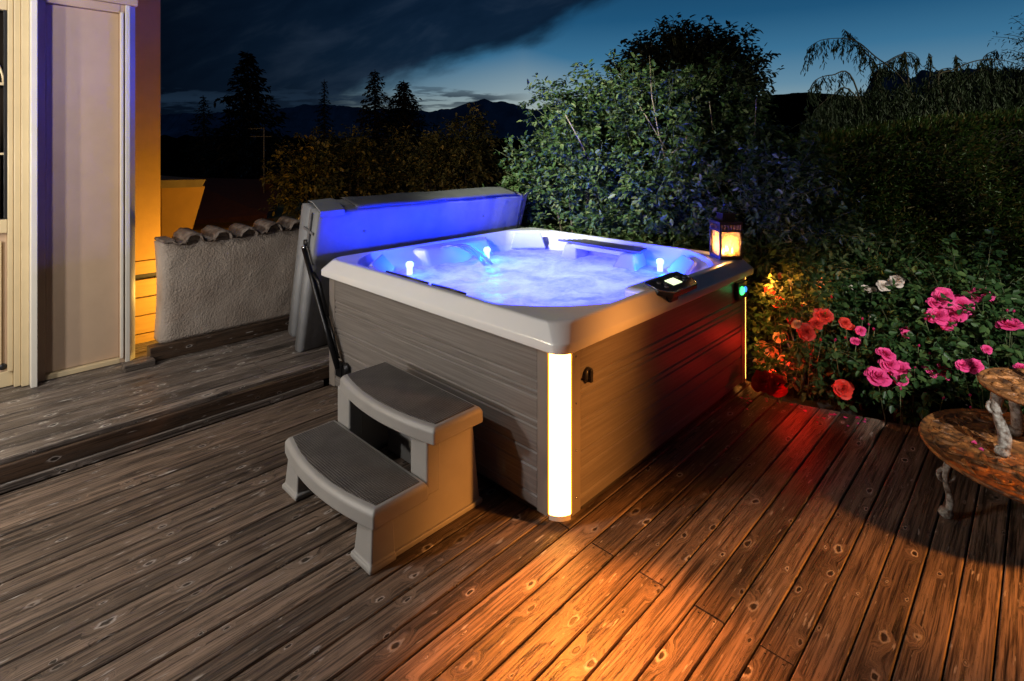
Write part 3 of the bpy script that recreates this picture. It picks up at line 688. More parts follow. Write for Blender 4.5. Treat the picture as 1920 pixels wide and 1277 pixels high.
def arch(xc, w, h, y0, y1, z, th, up=1, n=12, dz=0, rot=0):
    b = MB(); rings = []
    for yy, e in ((y0, 0), (y0 + .02, .0), (y1, .012)):
        o, q = [], []
        for k in range(n + 1):
            a = math.pi * k / n; d = .007 * mn.noise(Vector((xc * 9 + k * .7, yy * 6, 3))) + .004 * mn.noise(Vector((xc * 30 + k * 2, yy * 9, 8)))
            cx, cz = -math.cos(a), math.sin(a) * up
            o.append((xc + cx * (w / 2 + d) + rot * (yy - y0), yy + d, z + cz * (h + d) + e + dz)); q.append((xc + cx * (w / 2 - th) + rot * (yy - y0), yy, z + cz * (h - th * up * (1 if up > 0 else -1)) + e + dz - (.0 if up > 0 else -.0)))
        rings.append(o + q[::-1])
    b.loft(rings, True, True, True); return b
for k in range(16):
    xc = -.575 + .205 * k; hh = random.uniform(.070, .082)
    arch(xc, .150, hh, -.045 + random.uniform(-.006, .006), .262, .752 + .012 * math.sin(xc * 3), .020, 1, dz=random.uniform(-.004, .004), rot=random.uniform(-.03, .03)).build('roof_tile', M['tile'], wl)
    b = MB(); rr = []
    for yy in (-.032, -.012, .26):
        up_, lo = [], []
        for q in range(9):
            t = q / 8 * 2 - 1; xx = xc - .1025 + t * .046; zz = .762 + .020 * t * t + .012 * math.sin(xc * 3) + .004 * mn.noise(Vector((xx * 30, yy * 8, 1))); up_.append((xx, yy, zz)); lo.append((xx, yy, zz - .020))
        rr.append(up_ + lo[::-1])
    b.loft(rr, True, True, True); b.build('valley_tile', M['tile'], wl)
    b = MB(); pl = [(xc + .058 * math.cos(math.pi * q / 10), .752 + .056 * math.sin(math.pi * q / 10)) for q in range(11)]
    b.loft([[(x, .002, z) for x, z in pl], [(x, .20, z) for x, z in pl]], True, True); b.build('mortar', M['stucco'], wl)
b = MB(); b.box(-.785, -.700, -.02, .25, .752, .775); b.build('end_tile', M['tile'], wl, bevel=.01)
kb = thing('kick_board', 'weathered plank along the foot of the stucco wall', 'plank', (0, 3.16, .16))
plank('board', -.875, 2.6, 0, .10, .0, .108, M['riser'], kb)
kb2 = plank('timber_offcut', -1.045, -.86, 3.085, 3.19, .161, .205, M['deck2']); tag(kb2, 'short weathered board end lying against the house corner', 'board')

# ------------------------------------------------------------------ house at left
ho = thing('house', 'cream painted house front with tall panel and glazed terrace door', 'house', (-1.5, 3.32, .16))
ho.location = (0, 0, 0)
def hb(name, x0, x1, y0, y1, z0, z1, m, bev=.004, par=None): 
    b = MB(); b.box(x0, x1, y0, y1, z0, z1); return b.build(name, m, par or ho, bevel=bev)
hb('wall', -7, -.93, 3.42, 3.60, -.1, 3.9, M['panel'])
hb('lintel', -1.515, -.925, 3.285, 3.419, 2.80, 3.9, M['panel'])
# panel bay x -1.50 .. -.96 (frame + recessed leaf)
hb('edge_trim', -1.535, -1.500, 3.23, 3.419, .162, 3.9, M['whitetrim'])
pf = hb('panel_leaf', -1.452, -1.030, 3.352, 3.40, .20, 2.735, M['panel'])
for a in ((-1.499, -1.452, 3.318, 3.418), (-1.030, -1.000, 3.318, 3.418)): hb('panel_frame', *a, .163, 2.797, M['panel'])
hb('bead', -1.0295, -1.012, 3.300, 3.3175, .20, 2.74, M['whitetrim'], .003)
hb('bead', -1.4505, -1.436, 3.336, 3.3515, .21, 2.73, M['panel'], .003)
hb('top_rail', -1.4515, -1.0305, 3.314, 3.418, 2.738, 2.797, M['panel']); hb('bottom_rail', -1.4515, -1.0305, 3.316, 3.418, .163, .197, M['cream'])
b = MB(); b.loft([[(-.9995, 3.300, z), (-.972, 3.302, z), (-.930, 3.345, z), (-.930, 3.419, z), (-.9995, 3.419, z)] for z in (.163, 2.797)], True, True); b.build('corner_trim', M['whitetrim'], ho, bevel=.004)
b = MB(); b.loft([[(-.9995, 3.300, z), (-.972, 3.302, z), (-.930, 3.345, z), (-.930, 3.419, z), (-.9995, 3.419, z)] for z in (-.2, .158)], True, True); b.build('corner_foot', M['plinth'], ho)
# door
for i, (x0, x1, y, m) in enumerate([(-1.575, -1.536, 3.300, 'cream'), (-1.610, -1.576, 3.330, 'cream')]):
    hb('door_frame', x0, x1, y, 3.419, .163, 2.92, M[m])
hb('door_head', -2.60, -1.611, 3.318, 3.419, 2.735, 2.92, M['cream'])
dr = hb('door', -2.60, -1.611, 3.372, 3.418, .165, .265, M['cream'])
for a in ((-1.640, -1.6115, .266, 2.734), (-2.60, -2.52, .266, 2.734), ): hb('stile', a[0], a[1], 3.350, 3.417, a[2], a[3], M['cream'], .005, dr)
hb('rail', -2.519, -1.6405, 3.352, 3.416, 1.185, 1.275, M['cream'], .005, dr)
hb('rail', -2.519, -1.6405, 3.352, 3.416, 2.655, 2.734, M['cream'], .005, dr)
hb('lower_panel', -2.519, -1.6405, 3.385, 3.412, .266, 1.184, M['panel'], .003, dr)
b = MB(); b.box(-1.690, -1.668, 3.368, 3.3845, .32, 1.13); b.build('moulding', M['cream'], dr, bevel=.004)
hb('gasket', -1.6575, -1.6415, 3.362, 3.40, 1.276, 2.654, M['dark'], .002, dr)
hb('glass', -2.519, -1.658, 3.386, 3.390, 1.276, 2.654, M['glass'], 0, dr)
b = MB()
b.box(-2.519, -1.6577, 3.374, 3.3855, 1.70, 1.714); b.build('muntin', M['cream'], dr); b = MB(); b.box(-2.519, -1.6577, 3.374, 3.3855, 2.16, 2.178)
b.tube([(-2.088 + .43 * math.cos(t), 3.380, 2.178 + .34 * math.sin(t)) for t in [math.pi * i / 24 for i in range(25)]], .008, 6)
b.build('arched_muntin', M['cream'], dr)
b = MB(); rr = []
for i in range(80):
    x = -2.5 + .85 * i / 79; yy = 3.405 + .006 * math.sin(i * .9) + .003 * math.sin(i * 2.3); rr.append([(x, yy, 1.28), (x, yy, 2.65), (x, yy + .004, 2.65), (x, yy + .004, 1.28)])
b.loft(rr, True, True, True); b.build('curtain', M['curtain'], dr)
b = MB(); b.lathe([(.001, 0), (.022, 0), (.022, .005), (.001, .006)], (-1.662, 3.384, .30), 14, ax=(0, -1, 0)); b.build('vent_cap', M['dark'], dr)

# ochre annex behind the corner
an = thing('ochre_annex', 'orange-lit ochre annex wall with board siding behind the house corner', 'annex', (-1.2, 4.3, -1))
def hb2(name, x0, x1, y0, y1, z0, z1, m, bev=.004, par=None): 
    b = MB(); b.box(x0 + 1.2, x1 + 1.2, y0 - 4.3, y1 - 4.3, z0 + 1, z1 + 1); return b.build(name, m, par or an, bevel=bev)
hb2('wall', -5, -.535, 4.30, 7, .72, 4.6, M['ochre'])
hb2('band', -5, -.53, 4.285, 4.299, .60, .718, M['ochre_wood'])
hb2('shadow_gap', -5, -.55, 4.32, 5, .565, .598, M['plinth'])
for i in range(8): hb2('siding_board', -5, -.54, 4.29, 4.33, .56 - .165 * (i + 1), .56 - .165 * i - .010, M['ochre_wood'])
hb2('core_wall', -5, -.56, 4.331, 6.9, -1.2, .564, M['plinth'])
# roof underside board high up
b = MB(); b.loft([[(-.6 + 1.2, 3.7 - 4.3, 3.55 + 1), (-.6 + 1.2, 4.299 - 4.3, 3.30 + 1), (-.6 + 1.2, 4.299 - 4.3, 3.36 + 1), (-.6 + 1.2, 3.7 - 4.3, 3.60 + 1)], [(-3 + 1.2, 3.7 - 4.3, 3.55 + 1), (-3 + 1.2, 4.299 - 4.3, 3.30 + 1), (-3 + 1.2, 4.299 - 4.3, 3.36 + 1), (-3 + 1.2, 3.7 - 4.3, 3.60 + 1)]], True, True); b.build('eave_board', M['ochre_wood'], an)
# flared parapet block further back
pb = thing('flared_bay', 'ochre bay flaring out under a flat capping board, above the tiled wall', 'bay', (-.2, 5.2, -1))
def T2(px, py, Y): return D(px, py, Y) - Vector((-.2, 5.2, -1))
Yb = 6.35; fr = [T2(303, 351, Yb), T2(385, 349, Yb), T2(357, 445, Yb), T2(345, 600, Yb), T2(303, 600, Yb)]
dv = Vector((-.2, 1.2, 0)); b = MB(); b.loft([fr, [p + dv for p in fr]], True, True); b.build('body', M['ochre'], pb, bevel=.004)
fr = [T2(302, 337, Yb - .03), T2(396, 335, Yb - .03), T2(388, 349.5, Yb - .03), T2(302, 352, Yb - .03)]
b = MB(); b.loft([[p - FW * .10 for p in fr], [p + dv for p in fr]], True, True); b.build('capping', M['capping'], pb, bevel=.004)

# neighbour's house
nh = thing('neighbour_house', 'low neighbouring house with dark red roof behind the tiled wall', 'house', (0, 0, 0))
A = D(352, 500, 15); B_ = D(520, 500, 13.5)
e0, e1 = D(300, 418, 15), D(500, 402, 13.2); r0, r1 = D(330, 332, 19), D(555, 338, 17)
b = MB(); th = Vector((0, 0, -.12)); b.loft([[e0, e1, r1, r0], [p + th for p in (e0, e1, r1, r0)]], True, True); rf = b.build('roof', M['redroof'], nh)
w0, w1 = e0 + FW * .4 + Vector((0, 0, -.15)), e1 + FW * .4 + Vector((0, 0, -.15)); b = MB(); dn = Vector((0, 0, -3)); bk = FW * 5
b.loft([[w0, w1, w1 + bk, w0 + bk], [w0 + dn, w1 + dn, w1 + bk + dn, w0 + bk + dn]], True, True); b.build('wall', M['ochre'], nh)
ch = D(503, 345, 16); b = MB(); b.box(ch.x - .12, ch.x + .12, ch.y - .12, ch.y + .12, ch.z - .6, ch.z + .18); b.box(ch.x - .16, ch.x + .16, ch.y - .16, ch.y + .16, ch.z + .181, ch.z + .24); b.build('chimney', M['redroof'], rf)
ap = D(495, 345, 15.5); ht = 105 / FP * 15.5
b = MB(); b.tube([(ap.x, ap.y, ap.z - .5), (ap.x, ap.y, ap.z + ht)], .018, 6)
def bar(z, a, c, d2=0): b.tube([(ap.x + RT.x * a, ap.y + RT.y * a, z), (ap.x + RT.x * c, ap.y + RT.y * c, z + d2)], .013, 6)
bar(ap.z + ht - .03, -.42, .02, .03); bar(ap.z + ht - .24, -.38, .22)
for a in (-.4, -.3, -.2, -.1): b.tube([(ap.x + RT.x * a - .1 * FW.x, ap.y + RT.y * a - .1 * FW.y, ap.z + ht - .02), (ap.x + RT.x * a + .1 * FW.x, ap.y + RT.y * a + .1 * FW.y, ap.z + ht - .02)], .006, 4)
b.build('antenna', M['flaky'], rf)

# ------------------------------------------------------------------ mountains
def ridge(name, pts, Y, m, depth=.25, jag=1.5, base=-60):
    b = MB(); xs_ = np.arange(pts[0][0], pts[-1][0] + 1, 4.); ys = np.interp(xs_, [p[0] for p in pts], [p[1] for p in pts]); rows = []
    for x, y in zip(xs_, ys):
        yj = y + jag * (mn.noise(Vector((x * .05, Y, 1))) + .6 * mn.noise(Vector((x * .17, Y, 2)))); p = D(x, yj, Y)
        col = []
        for k in range(7):
            t = k / 6; q = p - FW * (Y * depth * t) * .5; zz = p.z + (base - p.z) * (t ** .8) + p.z * .06 * mn.noise(Vector((x * .04, t * 4, 3))) * (t > 0)
            col.append((q.x, q.y, zz))
        q = p + FW * Y * depth * .5; col.append((q.x, q.y, base)); rows.append(col)
    b.loft(rows, True, True, False); return tag(b.build(name, m), kind='structure')
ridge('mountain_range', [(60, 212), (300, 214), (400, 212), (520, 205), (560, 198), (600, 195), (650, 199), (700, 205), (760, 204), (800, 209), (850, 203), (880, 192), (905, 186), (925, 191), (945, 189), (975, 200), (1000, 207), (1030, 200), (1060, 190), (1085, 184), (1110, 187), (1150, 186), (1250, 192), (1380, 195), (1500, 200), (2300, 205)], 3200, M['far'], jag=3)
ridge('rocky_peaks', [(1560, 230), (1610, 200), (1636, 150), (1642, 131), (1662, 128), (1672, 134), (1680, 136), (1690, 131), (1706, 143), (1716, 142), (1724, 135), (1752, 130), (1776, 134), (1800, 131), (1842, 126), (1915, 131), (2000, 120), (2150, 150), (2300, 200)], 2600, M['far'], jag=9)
ridge('hill', [(1100, 240), (1250, 215), (1340, 190), (1385, 179), (1420, 180), (1460, 177), (1510, 173), (1560, 176), (1620, 184), (1750, 190), (1900, 180), (2300, 170)], 900, M['near_hill'], jag=1.2, base=-40)
ridge('wooded_valley', [(-200, 262), (60, 258), (420, 255), (800, 262), (1150, 255), (1400, 240), (1700, 235), (2300, 230)], 320, M['near_hill'], jag=6, base=-30)

# ------------------------------------------------------------------ trees
def conifer(name, px, ytop, ybot, Y, half, label, m, cat='tree', dens=1., brown=False, group=None, ybase=420, bare=.0):
    top = D(px, ytop, Y); base = D(px, ybase, Y); H = top.z - base.z; wv = half / FP * Y; zv = D(px, ybot, Y).z
    t = thing(name, label, cat, base, 0, group)
    b = MB(); b.tube([(0, 0, 0), (0.03 * H * .1, 0, H * .5), (0, 0, H)], [H * .016, H * .010, .01], 7); b.build('trunk', M['bark'], t)
    nb = int(150 * dens); P, Dd, Up, Ls = [], [], [], []; br = MB()
    for i in range(nb):
        f = (i / nb) ** .8; z = H * (.12 + .87 * f); a = i * 2.399 + RNG.random() * .5
        rel = (H - z) / max(H - (zv - base.z), .1); ln = wv * min(1.45, rel ** .85) * RNG.uniform(.55, 1.12) + wv * .03
        d = np.array([math.cos(a), math.sin(a), RNG.uniform(-.25, .12)]); n = max(6, int(26 * ln / wv))
        tt = RNG.random(n) ** .7; sag = -.25 * ln * tt ** 1.5 + .12 * ln * tt ** 4
        pp = np.array([0, 0, z]) + d * (ln * tt)[:, None]; pp[:, 2] += sag; pp += RNG.normal(size=(n, 3)) * ln * .06
        P.append(pp); dirs = d + RNG.normal(size=(n, 3)) * .55 + np.array([0, 0, -.35]); Dd.append(dirs); Up.append(rv(n) + np.array([0, 0, 1])); Ls.append(wv * RNG.uniform(.10, .24, n))
        br.tube([(0, 0, z), tuple(np.array([0, 0, z]) + d * ln * .95 + np.array([0, 0, -.18 * ln]))], [.02, .006], 4)
    br.build('branches', M['bark'], t)
    leaves('crown', np.concatenate(P), np.concatenate(Dd), np.concatenate(Up), np.concatenate(Ls), np.concatenate(Ls) * .38, m, t)
conifer('spruce_tree', 465, 95, 225, 26, 62, 'tall dark spruce standing out against the cloudy dusk sky', LM['needle'], dens=1.5)
conifer('fir_tree', 382, 178, 235, 30, 26, 'small dark fir left of the tall spruce', LM['needle'], dens=.8)
conifer('slender_spruce', 608, 148, 235, 24, 21, 'slender pointed spruce between the tall spruce and the larches', LM['needle'], dens=.9)
conifer('larch_tree', 703, 130, 205, 17, 40, 'thin-topped larch, the taller of two beside each other', LM['larch'], dens=1.0)
conifer('larch_tree', 757, 150, 200, 17.5, 40, 'bushy brownish larch, the shorter of two, right of the other', LM['larch'], dens=1.6)

def shrub(name, label, c, rad, h, nsh, k, leaflet, ls, m, cat='shrub', ratio=.5, reject=None, base=None, stem_r=.005, taper=0, up=.6, cut=.5, droop=.25, stuff=False, group=None, lenr=(.3, .65), lump=.22, canes=None):
    """c: centre of crown, rad: (lateral, depth), crown built of shoots growing outwards from inside an ellipsoid"""
    base = base if base is not None else Vector((c[0], c[1], -.12)); t = thing(name, label, cat, base, 0, group)
    u = rv(nsh); rr = (cut + (1 - cut) * RNG.random(nsh) ** .5 * .85) * (1 + lump * np.array([mn.noise(Vector(tuple(q * 1.9)) + Vector(tuple(c))) for q in u]) * 1.6)
    lat = u[:, 0] * rad[0] * rr; dep = u[:, 1] * rad[1] * rr; z = u[:, 2] * h * rr
    shrink = 1 - taper * np.clip(z / h, 0, 1); lat *= shrink; dep *= shrink
    S = np.array(c) + np.outer(lat, np.array(RT)) + np.outer(dep, np.array(FW)); S[:, 2] += z
    out = np.outer(u[:, 0], np.array(RT)) + np.outer(u[:, 1], np.array(FW)) + np.outer(u[:, 2], [0, 0, 1.])
    dd = nrm(out + np.array([0, 0, up]) + RNG.normal(size=(nsh, 3)) * .3)
    if reject is not None:
        kp = ~reject(S); S, dd = S[kp], dd[kp]
    P, Dd, Up, Ls, cur = shoots(S, dd, RNG.uniform(lenr[0], lenr[1], len(S)), k, leaflet, ls, droop=droop, reject=reject)
    bb = np.array(base)
    leaves('crown', P - bb, Dd, Up, Ls, Ls * ratio, m, t)
    stems([q - bb for q in cur], stem_r, M['stem'], t, 'shoots', None if reject is None else (lambda q: reject(q + bb)))
    b = MB()
    for i in range(7):
        a = i * .9; e = np.array(c) - bb + np.array([math.cos(a) * rad[1] * .5, math.sin(a) * rad[1] * .5, h * .35])
        if reject is not None and reject((e + bb)[None])[0]: continue
        b.tube([(.06 * math.cos(a), .06 * math.sin(a), 0), tuple(e * .5 + np.array([.05, 0, .05])), tuple(e)], [stem_r * 4.5, stem_r * 3, stem_r], 6)
    b.build('trunk', M['bark'], t)
    if canes:
        for cn in canes: b = MB(); b.tube([D(x, y, c2) - base for (x, y), c2 in zip(cn, (5.5, 5.3, 5.25, 5.3))], [.008, .006, .005, .003][:len(cn)], 6); b.build('cane', M['cane'], t)
    return t
CANES = [[(1255, 330), (1235, 250), (1222, 180), (1218, 105)], [(1262, 300), (1225, 240), (1200, 200)], [(1345, 330), (1335, 230), (1330, 190)], [(1410, 330), (1416, 230), (1418, 185)], [(1300, 380), (1400, 320), (1460, 300)], [(1240, 300), (1285, 270), (1300, 180)], [(1120, 330), (1085, 260), (1060, 215)]]
def rej_tub(P): return ((P[:, 0] < 2.33) & (P[:, 1] < 2.95) & (P[:, 2] < 1.6)) | ((P[:, 0] < 2.27) & (P[:, 1] < 2.95))
shrub('viburnum_bush', 'broad leafy green shrub behind the hot tub, lit bluish by the water', D(1235, 350, 6.05), (1.36, .95), .98, 1000, 9, 5, .062, LM['bush'], reject=rej_tub, stem_r=.004, up=.75, taper=.30, cut=.55, lump=.38, canes=CANES)
shrub('viburnum_bush', 'lower leafy end of the big shrub, nearest to the folded cover', D(1075, 390, 5.9), (.55, .5), .62, 260, 9, 5, .060, LM['bush'], reject=rej_tub, stem_r=.004, up=.7)
shrub('viburnum_bush', 'amber-lit leafy shrub just behind the candle lantern', D(1420, 450, 5.3), (.50, .55), .75, 420, 9, 5, .055, LM['bush'], reject=rej_tub, stem_r=.004, up=.6)
dt = D(1290, 190, 9.5)
shrub('dark_maple', 'dark round-headed tree silhouetted on the sky behind the big shrub', D(1295, 165, 9.5), (1.05, .9), .72, 560, 9, 3, .10, LM['dark'], cat='tree', ratio=.45, base=Vector((dt.x, dt.y, -.6)), stem_r=.01, up=.5, cut=.35, lenr=(.3, .7))
amb = [(585, 345, 8.2, .45, .55, 'yellow-green sapling at the left end of the row behind the cover'), (665, 335, 9., .55, .62, 'leafy sapling below the slender spruce'), (745, 335, 9.4, .50, .55, 'bushy sapling in front of the two larches'),
       (815, 345, 9., .42, .62, 'loose sapling right of the larches'), (878, 300, 9., .40, .62, 'upright golden sapling right of the others, standing tallest')]
for px, py, Y, rl_, hh, lab in amb:
    c = D(px, py, Y); shrub('garden_sapling', lab, c, (rl_ * .62, .34), hh * .95, 95, 9, 3, .075, LM['amber'], cat='sapling', base=Vector((c.x, c.y, -1.6)), stem_r=.006, up=.8, cut=.3, group='saplings behind the tub cover', lenr=(.25, .55), taper=.4)

# hedge
he = thing('garden_hedge', 'tall dense dark green hedge rising to the right behind the roses', 'hedge', D(1750, 500, 5.8) * 1)
he.location.z = -.1; bb = np.array(he.location); nH = 46000
u = RNG.random(nH); v = RNG.random(nH)
pxs = 1490 + u * 650; Yd = 6.6 - (pxs - 1490) * .0011
topy = np.interp(pxs, [1490, 1540, 1650, 1760, 1920, 2140], [330, 285, 262, 243, 226, 210]) 
zt_ = 1.765 - (topy - 272) / FP * Yd; rnk = RNG.random(nH)
dep = RNG.random(nH) ** 1.6 * .5; zz = -.05 + (zt_ + .05) * v; ontop = rnk < .22; zz = np.where(ontop, zt_, zz); dep = np.where(ontop, RNG.random(nH) * 1.1, dep)
bul = np.array([.13 * mn.noise(Vector((a * .008, b2 * 1.5, 4))) for a, b2 in zip(pxs, zz)]) * 2.2
YY = Yd + dep + bul + (zz / zt_) ** 3 * .25
PP = np.array(CAM)[None] + np.outer(YY, np.array(FW)) + np.outer((pxs - 960) / FP * Yd, np.array(RT)); PP[:, 2] = zz + RNG.normal(size=nH) * .04
outd = -np.array(FW)[None] + np.array([0, 0, .5]) + RNG.normal(size=(nH, 3)) * .6 + np.where(ontop, 1.2, 0)[:, None] * np.array([[0, 0, 1.]])
leaves('foliage', PP - bb, outd, rv(nH) + np.array([0, 0, .8]), RNG.uniform(.045, .095, nH), RNG.uniform(.010, .022, nH), LM['hedge'], he)
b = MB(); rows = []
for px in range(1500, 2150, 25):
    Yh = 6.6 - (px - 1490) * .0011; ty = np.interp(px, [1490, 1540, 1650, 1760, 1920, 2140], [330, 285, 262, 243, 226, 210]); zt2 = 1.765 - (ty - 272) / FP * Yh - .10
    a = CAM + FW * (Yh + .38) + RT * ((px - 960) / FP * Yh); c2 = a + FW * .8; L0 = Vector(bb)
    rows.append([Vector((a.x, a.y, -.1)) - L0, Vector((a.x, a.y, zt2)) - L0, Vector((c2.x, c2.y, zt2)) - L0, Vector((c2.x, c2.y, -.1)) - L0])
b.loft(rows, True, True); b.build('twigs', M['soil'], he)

# weeping willow behind the hedge
wi = thing('weeping_willow', 'weeping willow with arching bare-topped branches above the hedge', 'tree', D(1780, 420, 9))
wi.location.z = -.6; bb = np.array(wi.location)
arch = [[(1790, 330), (1700, 160), (1640, 105), (1600, 75), (1545, 74), (1515, 90)], [(1640, 330), (1650, 150), (1620, 95), (1595, 66), (1582, 55)], [(1720, 330), (1700, 120), (1690, 104), (1650, 130), (1640, 160)],
        [(1650, 330), (1600, 150), (1560, 141), (1530, 150), (1517, 170)], [(1760, 330), (1640, 150), (1665, 115), (1705, 98), (1725, 112)], [(1830, 330), (1760, 160), (1790, 130), (1840, 112), (1890, 115), (1930, 132)],
        [(1720, 320), (1745, 130), (1742, 100)], [(1800, 300), (1795, 130), (1792, 105)], [(1880, 300), (1840, 130), (1868, 93)], [(1700, 330), (1600, 175), (1560, 180), (1530, 205)], [(1950, 330), (1960, 120), (1910, 150), (1895, 210)],
        [(1850, 330), (1860, 150), (1820, 140), (1800, 190)], [(1750, 340), (1755, 160), (1775, 128), (1810, 140)]]
b = MB(); P, Dd, Ls = [], [], []
def strand(p, ln, n):
    t = np.linspace(0, 1, n); sw = RNG.normal(size=2) * .06
    q = np.array(p)[None] + np.stack([sw[0] * t, sw[1] * t, -ln * t], 1); P.append(q + RNG.normal(size=(n, 3)) * .008)
    Dd.append(RNG.normal(size=(n, 3)) * .35 + np.array([0, 0, -1.])); Ls.append(RNG.uniform(.05, .10, n))
for ar in arch:
    Y = 8.5 + RNG.uniform(-.3, .6); ctrl = [D(x, y, Y) - Vector(bb) for x, y in ar]; pts = []
    for i in range(len(ctrl) - 1):
        p0 = ctrl[max(i - 1, 0)]; p1 = ctrl[i]; p2 = ctrl[i + 1]; p3 = ctrl[min(i + 2, len(ctrl) - 1)]
        for s_ in range(6):
            t = s_ / 6; pts.append(.5 * ((2 * p1) + (p2 - p0) * t + (2 * p0 - 5 * p1 + 4 * p2 - p3) * t * t + (3 * p1 - p0 - 3 * p2 + p3) * t ** 3))
    pts.append(ctrl[-1]); k = len(pts); b.tube(pts, [.012 * (1 - i / k) + .003 for i in range(k)], 5)
    for i in range(int(k * .3), k):
        for _ in range(RNG.integers(1, 4)): strand(tuple(pts[i]), RNG.uniform(.12, .42), RNG.integers(7, 16))
b.tube([(0, 0, 0), (0.05, .05, 1.4), tuple(D(1760, 250, 9) - Vector(bb))], [.14, .12, .07], 8); b.build('trunk', M['bark'], wi)
for i in range(1500):
    px = RNG.uniform(1500, 2020); Y = RNG.uniform(8., 9.6); ty = np.interp(px, [1500, 1560, 1640, 1760, 1860, 2020], [235, 180, 165, 140, 128, 120]) + RNG.gamma(1.1, 30) - 4
    q = D(px, ty, Y) - Vector(bb); strand(tuple(q), RNG.uniform(.4, 1.1), RNG.integers(14, 26))
P = np.concatenate(P); Dd = np.concatenate(Dd); Ls = np.concatenate(Ls); leaves('crown', P, Dd, rv(len(P)), Ls, Ls * .2, LM['willow'], wi)
c = D(2015, 95, 8); shrub('dark_conifer', 'dark twig ends of a conifer reaching in at the right edge', c, (.42, .4), .5, 120, 10, 3, .07, LM['needle'], cat='tree', ratio=.2, base=Vector((c.x, c.y, -.1)), stem_r=.008, cut=.3)

# ------------------------------------------------------------------ roses
def bloom_mesh(nm, m, seed):
    """ruffled double bloom: many short cupped petals crowded on a dome"""
    rg = np.random.default_rng(seed); V, F, rn = [], [], []; np_ = 34
    for i in range(np_):
        f = (i + .5) / np_; th = .10 + 1.45 * f ** .75 + rg.uniform(-.12, .12); ph = i * 2.39996 + rg.uniform(-.3, .3)
        ax = Vector((math.sin(th) * math.cos(ph), math.sin(th) * math.sin(ph), math.cos(th) * .8))
        t1 = ax.cross(Vector((0, 0, 1))).normalized(); t1 = (Matrix.Rotation(rg.uniform(-.5, .5), 3, ax) @ t1); t2 = ax.cross(t1).normalized()
        L_ = (.45 + .55 * f) * rg.uniform(.85, 1.12); wd = (.26 + .20 * f) * rg.uniform(.85, 1.15); base = len(V); tone = rg.uniform(0, .45)
        for v_ in range(4):
            vv = v_ / 3
            for u_ in range(5):
                uu = u_ / 2 - 1; w_ = wd * (.35 + .9 * math.sin(min(1, vv + .12) * 2.2))
                p = ax * (L_ * vv * (1 - .12 * uu * uu)) + t1 * (uu * w_) + t2 * (.22 * vv * vv * f - .16 * uu * uu * vv + rg.uniform(-.035, .035) * vv)
                V.append(tuple(p)); rn.append(min(1, tone + .6 * vv))
        for v_ in range(3):
            for u_ in range(4): q = base + v_ * 5 + u_; F.append((q, q + 1, q + 6, q + 5))
    me = bpy.data.meshes.new(nm); me.from_pydata(V, [], F); me.polygons.foreach_set('use_smooth', [True] * len(F)); me.materials.append(m)
    at = me.attributes.new('rnd', 'FLOAT', 'POINT'); at.data.foreach_set('value', np.array(rn, dtype=np.float32)); return me
def bud_mesh(nm, m):
    b = MB(); b.lathe([(.05, 0), (.42, .35), (.5, .8), (.35, 1.25), (.05, 1.6)], (0, 0, 0), 8); me = bpy.data.meshes.new(nm); me.from_pydata(b.v, [], b.f); me.polygons.foreach_set('use_smooth', b.sm); me.materials.append(m); return me
BM = {k: [bloom_mesh('bloom', PM[k], 3 + i) for i in range(3)] for k in PM}
BD = {k: bud_mesh('bud', PM[k]) for k in PM}
def rej_rose(P): return ((P[:, 0] < 2.29) & (P[:, 1] > -.10) & (P[:, 2] < 1.1)) | (P[:, 2] < .02)
def rosebush(label, c, rad, h, nsh, col, blooms, buds, base):
    t = shrub('rose_bush', label, c, rad, h, int(nsh * .62), 7, 5, .048, LM['rose'], cat='rose bush', ratio=.62, reject=rej_rose, base=base, stem_r=.003, up=.45, cut=.45, lenr=(.18, .42), droop=.4, group='rose bushes along the deck edge')
    b = MB()
    for j, bl in enumerate(list(blooms) + list(buds)):
        px, py, r, Y = bl[:4]; cc = bl[4] if len(bl) > 4 else col; Y += -.18 + (max(0, 1500 - px) / 80 * .65 if py < 705 else 0); r *= 1.12; p = D(px, py, Y)
        isb = j >= len(blooms); me = BD[cc] if isb else BM[cc][j % 3]
        o = bpy.data.objects.new('bud' if isb else 'bloom', me); C.objects.link(o); o.parent = t; o.location = p - base; s_ = r / FP * Y
        o.scale = (s_, s_, s_) if not isb else (s_ * .8,) * 3
        tw = Vector((CAM.x - p.x, CAM.y - p.y, 0)).normalized() * random.uniform(.3, 1.0) + Vector((random.uniform(-.4, .4), random.uniform(-.4, .4), random.uniform(.6, 1.1)))
        o.rotation_euler = tw.to_track_quat('Z', 'Y').to_euler()
        q = p - base; b.tube([tuple(q), (q.x * .9 + random.uniform(-.03, .03), q.y * .9, q.z - .12), (q.x * .75, q.y * .75, max(.05, q.z - .32))], [.002, .0025, .003], 4)
    b.build('flower_stalks', M['stem'], t); return t
def bs(px, py, Y): p = D(px, py, Y); return Vector((p.x, p.y, -.12))
